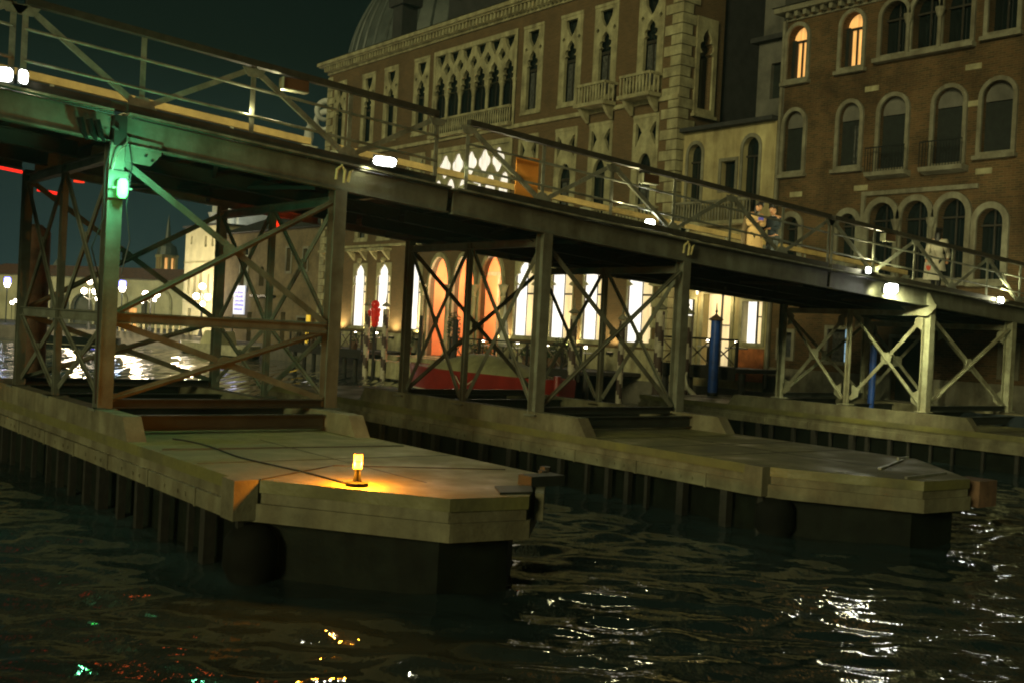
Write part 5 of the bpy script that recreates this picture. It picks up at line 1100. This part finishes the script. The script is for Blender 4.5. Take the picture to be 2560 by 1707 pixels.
# basilica with dome and volutes behind the palazzo
ch = thing('domed_basilica', (64, 100, 1), 'great domed basilica with white scrolls and ribbed lead dome behind the palazzo roof', 'church')
dcv = at(1165, 300, 118); dc = (dcv.x, dcv.y)
ring = [(13.2, 20), (13.3, 26.0), (13.6, 26.2), (13.6, 26.6)]; MB().lathe(ring, (dc[0], dc[1], 0), 48).build('drum', 'stone_w', ch)
dome = [(12.9*math.cos(t), 26.7+15.5*math.sin(t)) for t in [R(a) for a in range(0, 84, 6)]]; do = MB().lathe(dome, (dc[0], dc[1], 0), 64).build('dome', 'lead', ch, True)
for k in range(48):
    a = 2*math.pi*k/48; MB().tube([(dc[0]+(r_+0.05)*math.cos(a), dc[1]+(r_+0.05)*math.sin(a), z) for r_, z in dome], 0.13, 4).build('dome_rib', 'lead', do)
MB().lathe([(14.2, 1), (14.2, 20), (14.8, 20.5), (14.8, 21.5), (13, 23.5)], (dc[0], dc[1], 0), 8).build('octagon_body', 'stone_w', ch)
for k in range(16):
    a = 2*math.pi*k/16+0.12; ca, sa = math.cos(a), math.sin(a); P_ = []
    for i in range(26):
        t = i/25*4.6; rr = 1.35*(1-0.17*t); P_.append((14.9+rr*math.cos(-t*1.3+2.4), 23.6+rr*math.sin(-t*1.3+2.4)))
    MB().tube([(dc[0]+r_*ca, dc[1]+r_*sa, z) for r_, z in P_], [0.38-0.01*i for i in range(26)], 6).build('volute', 'stone_w', ch, True)
c = at(764, 500, 112); MB().box((c.x-0.9, c.y-0.9, 1), (c.x+0.9, c.y+0.9, 19.6)).build('corner_pier', 'stone_w', ch)
MB().lathe([(0.7, 19.6), (0.55, 20.1), (0.35, 20.3), (0.5, 21.0), (0.42, 21.9), (0.2, 22.2), (0.26, 22.5), (0.05, 22.9)], (c.x, c.y, 0), 10).build('statue', 'stone_w', ch, True)
c = at(640, 560, 104); MB().box((c.x-3, c.y-3, 1), (c.x+3.5, c.y+3.2, 13.0)).prism_ax([(c.y-3.6, 13.0), (c.y+3.8, 13.0), (c.y, 15.6)], 0, c.x-3.3, c.x+3.8).build('side_chapel', 'stone_w', ch)
for dy in (-2.2, 0, 2.2): MB().lathe([(0.4, 3), (0.33, 11.8), (0.5, 12.2)], (c.x-3.3, c.y+dy, 0), 12).build('chapel_column', 'stone_w', ch)
spot(ch, (38, 90, 14), (c.x, c.y, 11), 600, (0.85, 1.0, 0.95), 60); spot(ch, (40, 96, 14), (dc[0]-10, dc[1]+5, 26), 900, (0.8, 1.0, 0.9), 70)
# three-globe lamps on the far quay
def globe_lamp(px, Z, label, n=3, blue=False, en=60, base_px=None):
    c = at(px, 780, Z); x, y = c.x, c.y; t = thing('street_lamp', (x, y, 1.0), label, 'street lamp', 'lamps on the far quay')
    if blue:
        MB().lathe([(0.12, 0), (0.06, 0.3), (0.05, 3.3)], (x, y, 1), 10).build('post', 'iron', t)
        MB().lathe([(0.16, 3.3), (0.30, 3.65), (0.30, 3.7)], (x, y, 1), 12).build('lantern', 'flood_far', t); MB().lathe([(0.30, 3.72), (0.30, 4.1), (0.22, 4.25)], (x, y, 1), 12).build('lantern_cap', 'bluelamp', t)
        point(t, (x, y, 4.3), en, (0.6, 0.8, 1.0), 0.3); return t
    MB().lathe([(0.22, 0), (0.14, 0.4), (0.07, 0.6), (0.06, 3.4)], (x, y, 1), 10).build('post', 'iron', t)
    s_ = Vector((rt.x, rt.y, 0)).normalized()
    gl_ = [(0.45, 3.15), (-0.45, 3.15), (0, 3.95)][:n]
    for u, z in gl_:
        p = Vector((x, y, 1+z))+s_*u; MB().sphere(p, 0.25, 14, 10).build('globe', 'flood_far', t)
        if u: MB().tube([Vector((x, y, 1+z-0.7)), Vector((x, y, 1+z-0.45))+s_*u, p-Vector((0, 0, 0.25))], 0.035, 6).build('arm', 'iron', t)
    point(t, (x-0.6, y-0.6, 4.3), en, (1, 0.80, 0.50), 0.4); return t
globe_lamp(503, 88, 'three-globe street lamp in front of the tall pale house', 3, en=1500)
globe_lamp(376, 90, 'three-globe street lamp left of the dark customs doorway', 2, en=1500)
globe_lamp(222, 91, 'three-globe street lamp seen between the left trestle leg and its braces', 3, en=1500)
globe_lamp(303, 95, 'street lamp with a blue glowing cap just right of the tall trestle leg', 3, True, 350)
globe_lamp(15, 105, 'blue-tinted street lamp at the far left edge', 3, True, 150)
for i, (px, py, Z) in enumerate(((30, 757, 118), (39, 752, 120), (49, 747, 122), (156, 757, 110), (355, 754, 112), (243, 747, 112), (507, 760, 86), (387, 750, 111))):
    p = at(px, py, Z); t = thing('wall_light', p, ['small light in the far left row, first', 'small light in the far left row, second', 'small light in the far left row, third', 'small light at the grey arch of the customs building', 'small round light above the orange opening', 'small light right of the lamp behind the trestle braces', 'small low lamp below the three globes', 'pale light at the customs doorway'][i], 'light', 'small lights on the far bank')
    MB().sphere(p, 0.2, 10, 6).build('bulb', 'flood_far', t); MB().tube([(p.x, p.y, 0.9), (p.x, p.y, p.z-0.2)], 0.03, 6).build('stem', 'iron', t)
# quay railings, people-sized bollards and a red figure far off
for i in range(14):
    p = at(285+i*15, 800, 92.6); t = tag(MB().lathe([(0.10, 0), (0.10, 0.75), (0.14, 0.8), (0.08, 0.9)], (p.x, p.y, 1.0), 8).build('quay_bollard', 'stone'), 'one of the short pale bollards along the far quay edge', 'bollard', 'bollards on the far quay')
# ------------------------------------------------------------------ people
def skin_mesh(name, J, Ed, mt, parent, Wm, sub=2, root=0):
    """J: list of (x,y,z,r) or (x,y,z,(ra,rb)); Ed: edges"""
    me = bpy.data.meshes.new('tmp'); bm = bmesh.new(); L = bm.verts.layers.skin.verify(); vs = []
    for i, j in enumerate(J):
        v = bm.verts.new(j[:3]); r_ = j[3] if isinstance(j[3], tuple) else (j[3], j[3]); v[L].radius = r_; v[L].use_root = (i == root); vs.append(v)
    for a, b_ in Ed: bm.edges.new((vs[a], vs[b_]))
    bm.to_mesh(me); bm.free(); o = bpy.data.objects.new('tmp', me); COL.objects.link(o)
    o.modifiers.new('s', 'SKIN'); sb = o.modifiers.new('d', 'SUBSURF'); sb.levels = sub; sb.render_levels = sub
    bpy.context.view_layer.update(); ev = o.evaluated_get(bpy.context.evaluated_depsgraph_get()); m2 = bpy.data.meshes.new_from_object(ev)
    bpy.data.objects.remove(o); bpy.data.meshes.remove(me)
    m2.transform(Wm); m2.materials.clear(); m2.materials.append(M[mt]); m2.polygons.foreach_set('use_smooth', [True]*len(m2.polygons)); m2.name = name
    ob = bpy.data.objects.new(name, m2); COL.objects.link(ob); adopt(ob, parent); return ob
def person(loc, yaw, h, label, hands, clothes, hair='short', headturn=0.0, nod=0.1, walk=0.0, group=None):
    """local frame: +x forward, +y left; hands = ((x,y,z) left, right) in units of height"""
    t = thing('person', loc, label, 'person', group)
    Wm = Matrix.Translation(loc) @ Matrix.Rotation(yaw, 4, 'Z') @ Matrix.Scale(h, 4)
    J, E_ = [], []
    def add(x, y, z, r, par=None):
        J.append((x, y, z, r)); 
        if par is not None: E_.append((par, len(J)-1))
        return len(J)-1
    pel = add(0, 0, 0.52, (0.085, 0.062)); wst = add(0.005, 0, 0.60, (0.075, 0.052), pel); chs = add(0.0, 0, 0.71, (0.09, 0.058), wst)
    upc = add(-0.005, 0, 0.79, (0.085, 0.05), chs); nk = add(0.0, 0, 0.845, 0.033, upc)
    hx, hy = 0.02*nod*10*math.cos(headturn), 0.02*nod*10*math.sin(headturn)
    n2 = add(hx*0.3+0.004, hy*0.3, 0.87, 0.033, nk); hd = add(hx*0.7+0.008, hy*0.7, 0.915, (0.048, 0.052), n2); ht = add(hx*0.9+0.002, hy*0.9, 0.962, (0.040, 0.044), hd)
    fdir = Vector((math.cos(headturn), math.sin(headturn), -nod)).normalized(); sdir = Vector((-math.sin(headturn), math.cos(headturn), 0))
    H = Vector(J[hd][:3]); nb = H+fdir*0.058+Vector((0, 0, 0.004)); add(*(H+fdir*0.045+Vector((0, 0, 0.006))), 0.014, hd); add(*nb, 0.006, len(J)-1)
    for s_ in (-1, 1): e = H+sdir*s_*0.050; add(e.x, e.y, e.z+0.002, 0.009, hd)
    for k, s_ in enumerate((1, -1)):
        sh = add(-0.005, 0.105*s_, 0.80, 0.038, upc)
        hnd = Vector(hands[k]); S_ = Vector(J[sh][:3]); mid_ = (S_+hnd)/2; dist = (hnd-S_).length; bend = math.sqrt(max(0.0, 0.158**2-(dist/2)**2))
        el = mid_+Vector((-0.35, 0.55*s_, -0.75)).normalized()*bend
        a = add(*el, 0.025, sh); wdir = (hnd-el).normalized(); wr = hnd-wdir*0.015; b_ = add(*wr, 0.017, a); pm_ = add(*(hnd+wdir*0.015), (0.022, 0.012), b_)
        P0 = Vector(J[pm_][:3]); side = wdir.cross(Vector((0, 0, 1))).normalized() if abs(wdir.z) < 0.95 else Vector((0, 1, 0)); dn_ = side.cross(wdir)
        for q_ in range(4):
            o_ = side*(q_-1.5)*0.010; ln = (0.022, 0.026, 0.024, 0.018)[q_]
            f1 = add(*(P0+wdir*0.02+o_), 0.0058, pm_); f2 = add(*(P0+wdir*(0.02+ln)+o_-dn_*0.006), 0.0052, f1); add(*(P0+wdir*(0.02+ln*1.3)+o_-dn_*0.022), 0.0042, f2)
        th = add(*(P0-wdir*0.006-side*0.020*s_), 0.006, pm_); add(*(P0+wdir*0.012-side*0.034*s_), 0.005, th)
    legs = []
    for s_ in (1, -1):
        hp = add(0, 0.048*s_, 0.49, 0.052, pel); kn = add(0.012+walk*0.07*s_+0.015, 0.05*s_, 0.275, 0.034, hp); an = add(walk*0.11*s_, 0.05*s_, 0.045, 0.022, kn); ft = add(walk*0.11*s_+0.075, 0.058*s_, 0.016, (0.024, 0.014), an); legs.append((hp, kn, an, ft))
    skin_mesh('body', J, E_, 'skin', t, Wm)
    arms = {s_: [i for i in range(len(J))] for s_ in (0,)}
    # clothing grown on the same joints
    def sub_(idx, grow, name, mt, extra=None, root=0):
        mp = {i: k for k, i in enumerate(idx)}; JJ = []
        for i in idx:
            j = J[i]; r_ = j[3] if isinstance(j[3], tuple) else (j[3], j[3]); JJ.append((j[0], j[1], j[2], (r_[0]+grow, r_[1]+grow)))
        EE = [(mp[a], mp[b_]) for a, b_ in E_ if a in mp and b_ in mp]
        if extra:
            for (j, par) in extra: JJ.append(j); EE.append((mp[par] if par >= 0 else len(JJ)-1+par, len(JJ)-1))
        return skin_mesh(name, JJ, EE, mt, t, Wm, 2, root)
    shs = [a for a, b_ in [(len(J), 0)]]
    sh_idx = [i for i, j in enumerate(J) if abs(abs(j[1])-0.105) < 1e-6 and abs(j[2]-0.80) < 1e-6]
    arm_idx = []
    for s in sh_idx: arm_idx += [s, s+1, s+2]
    trs = [pel]+[i for l in legs for i in l[:3]]
    sub_(trs, 0.011, 'trousers', clothes['legs'])
    for l in legs:
        a, b_ = J[l[2]], J[l[3]]; skin_mesh('shoe', [(a[0]-0.01, a[1], 0.03, (0.026, 0.028)), (a[0]+0.03, a[1], 0.025, (0.028, 0.024)), (b_[0]+0.01, b_[1], 0.016, (0.025, 0.016))], [(0, 1), (1, 2)], clothes['shoe'], t, Wm, 1)
    top = [pel, wst, chs, upc]+arm_idx; ex = None
    ct = sub_(top, 0.016, clothes.get('topname', 'jacket'), clothes['top'])
    if clothes.get('skirt'):
        z1 = clothes['skirt']; mb = MB(); prof = [(0.108, 0.60), (0.118, 0.52), (0.128, 0.42), (0.142, z1)]
        k = len(mb.v)
        for rr, z in prof:
            for j in range(20):
                a = 2*math.pi*j/20; v = Wm @ Vector((rr*0.82*math.cos(a)*(1+0.04*math.sin(5*a)), rr*math.sin(a)*(1+0.04*math.cos(7*a)), z)); mb.v.append(tuple(v))
        for i in range(3):
            for j in range(20): mb.f.append((i*20+j, i*20+(j+1) % 20, (i+1)*20+(j+1) % 20, (i+1)*20+j))
        mb.build('coat_skirt', clothes['top'], ct, True)
    skin_mesh('collar', [(0.0, 0, 0.825, 0.045), (0.004, 0, 0.85, 0.040)], [(0, 1)], clothes.get('collar', clothes['top']), t, Wm, 1)
    # hair
    hp_ = Vector(J[ht][:3]); bk = -fdir
    if hair == 'short':
        skin_mesh('hair', [(*(hp_+bk*0.012+Vector((0, 0, 0.012))), (0.045, 0.044)), (*(H+bk*0.026+Vector((0, 0, 0.02))), (0.046, 0.046)), (*(hp_+fdir*0.022+Vector((0, 0, 0.022))), (0.030, 0.022))], [(0, 1), (0, 2)], 'hair', t, Wm, 2)
    else:
        skin_mesh('hair', [(*(hp_+bk*0.010+Vector((0, 0, 0.010))), (0.050, 0.048)), (*(H+bk*0.030), (0.055, 0.05)), (*(H+bk*0.050+Vector((0, 0, -0.07))), (0.058, 0.035)), (*(H+bk*0.058+Vector((0, 0, -0.16))), (0.045, 0.022)), (*(hp_+fdir*0.018+Vector((0, 0, 0.016))), (0.036, 0.024))], [(0, 1), (1, 2), (2, 3), (0, 4)], 'hair', t, Wm, 2)
    mb = MB()
    for s_ in (-1, 1): e = Wm @ (H+fdir*0.048+sdir*s_*0.018+Vector((0, 0, 0.012))); MB().sphere(tuple(e), 0.0055*h, 8, 5).build('eye', 'hair', t)
    a_, b_ = Wm @ (H+fdir*0.047-sdir*0.014+Vector((0, 0, -0.026))), Wm @ (H+fdir*0.047+sdir*0.014+Vector((0, 0, -0.026))); MB().tube([a_, b_], 0.004, 5).build('mouth', 'redpaint', t)
    return t, Wm
def yaw_of(a, b_): v = rt*a+fw*b_; return math.atan2(v.y, v.x)
def dz_(x): return zt(x)-1.28
xm, ym = 22.95, 18.95
man, Wm1 = person((xm, ym, dz_(xm)), yaw_of(-0.75, -0.62), 1.74, 'man in a dark jacket and jeans leaning beside the woman with the phone',
    ((0.17, 0.05, 0.63), (0.15, -0.09, 0.60)), dict(legs='jeans', top='navy', shoe='cream', collar='cloth_w'), 'short', 0.25, 0.35, group='people on the footbridge')
xw, yw = 22.15, 18.88
wom, Wm2 = person((xw, yw, dz_(xw)), yaw_of(0.30, -0.95), 1.68, 'black-haired woman in a beige coat looking down at her phone',
    ((0.13, 0.03, 0.70), (0.14, -0.025, 0.70)), dict(legs='black_cloth', top='beige', shoe='black_cloth', skirt=0.24, topname='coat'), 'long', 0.2, 0.45, group='people on the footbridge')
ph_ = thing('phone', tuple(Wm2 @ Vector((0.165, 0.0, 0.725))), 'phone with a blue case held by the woman in the beige coat', 'phone')
mb = MB(); c = Wm2 @ Vector((0.165, 0.0, 0.735)); d_ = Vector((math.cos(yaw_of(0.3, -0.95)), math.sin(yaw_of(0.3, -0.95)), 0)); s_ = Vector((-d_.y, d_.x, 0))
mb.bar(c-s_*0.075, c+s_*0.075, 0.010, 0.078, (0, 0, 1)); mb.build('case', 'blueprint', ph_)
# brown shawl hanging from her left shoulder
skin_mesh('shawl', [(-0.02, -0.10, 0.80, 0.05), (-0.02, -0.15, 0.70, 0.045), (-0.02, -0.17, 0.56, 0.045), (-0.01, -0.175, 0.40, 0.04), (0, -0.17, 0.30, 0.025), (-0.05, 0.02, 0.83, 0.05)], [(0, 1), (1, 2), (2, 3), (3, 4), (0, 5)], 'brownjacket', wom, Wm2, 2)
xg, yg = 27.70, 17.17
gl_, Wm3 = person((xg, yg, dz_(xg)), yaw_of(0.45, 0.85), 1.74, 'dark-haired woman in a cream coat seen from behind, right end of the bridge',
    ((0.03, 0.16, 0.50), (0.02, -0.15, 0.52)), dict(legs='black_cloth', top='offwhite', shoe='black_cloth', skirt=0.34, topname='coat'), 'long', 0.0, 0.1, walk=0.8, group='people on the footbridge')
lp = Vector((xg, yg, 0))+Vector((rt.x, rt.y, 0)).normalized()*(-0.20)+Vector((fw.x, fw.y, 0)).normalized()*(-0.16); z0 = dz_(xg)+0.33
bg_ = thing('tote_bag', (lp.x, lp.y, z0), 'cream tote bag with a red tulip print, beside the woman in cream', 'bag')
s_ = Vector((rt.x, rt.y, 0)).normalized(); n_ = -Vector((fw.x, fw.y, 0)).normalized()
def bq(u, v, o_): p = lp+s_*u+n_*o_; return (p.x, p.y, z0+v)
mb = MB(); mb.add([bq(-0.20, 0, -0.05), bq(0.22, 0, -0.05), bq(0.22, 0, 0.05), bq(-0.20, 0, 0.05), bq(-0.18, 0.46, -0.015), bq(0.19, 0.46, -0.015), bq(0.19, 0.46, 0.015), bq(-0.18, 0.46, 0.015)], [(0, 3, 2, 1), (4, 5, 6, 7), (0, 1, 5, 4), (1, 2, 6, 5), (2, 3, 7, 6), (3, 0, 4, 7)]); bb = mb.build('bag_body', 'offwhite', bg_)
MB().tube([bq(-0.12, 0.46, 0), bq(-0.08, 0.68, 0), bq(0.05, 0.80, 0), bq(0.11, 0.46, 0)], 0.012, 6).build('strap', 'offwhite', bg_)
def flat(poly, name, mt):
    mb = MB(); n = len(poly); F_ = lambda v: 0.052-0.037*v/0.46
    mb.add([bq(u, v, F_(v)+0.003) for u, v in poly]+[bq(u, v, F_(v)+0.006) for u, v in poly], [tuple(range(n)), tuple(range(n, 2*n))]+[(i, (i+1) % n, n+(i+1) % n, n+i) for i in range(n)]); mb.build(name, mt, bb)
flat([(-0.13, 0.27), (-0.09, 0.24), (-0.04, 0.27), (-0.02, 0.33), (-0.03, 0.40), (-0.07, 0.36), (-0.10, 0.41), (-0.12, 0.36), (-0.15, 0.39), (-0.15, 0.32)], 'tulip_print', 'redprint')
flat([(-0.095, 0.24), (-0.085, 0.24), (-0.115, 0.08), (-0.125, 0.08)], 'stem_print', 'greenprint')
# ------------------------------------------------------------------ thin night haze, added to lift the dark tones
hz = MB().box((-130, -75, -3.0), (150, 230, 46)).build('haze', 'glass'); hz['kind'] = 'stuff'
hm = bpy.data.materials.new('night_haze'); hm.use_nodes = True; n, l = nt(hm); n.remove(n['Principled BSDF'])
pv = n.new('ShaderNodeVolumePrincipled'); pv.inputs['Density'].default_value = 0.0005; pv.inputs['Color'].default_value = (0.50, 0.95, 0.92, 1); pv.inputs['Anisotropy'].default_value = 0.2
l.new(pv.outputs[0], n['Material Output'].inputs['Volume']); hz.data.materials.clear(); hz.data.materials.append(hm)
S.cycles.volume_bounces = 0
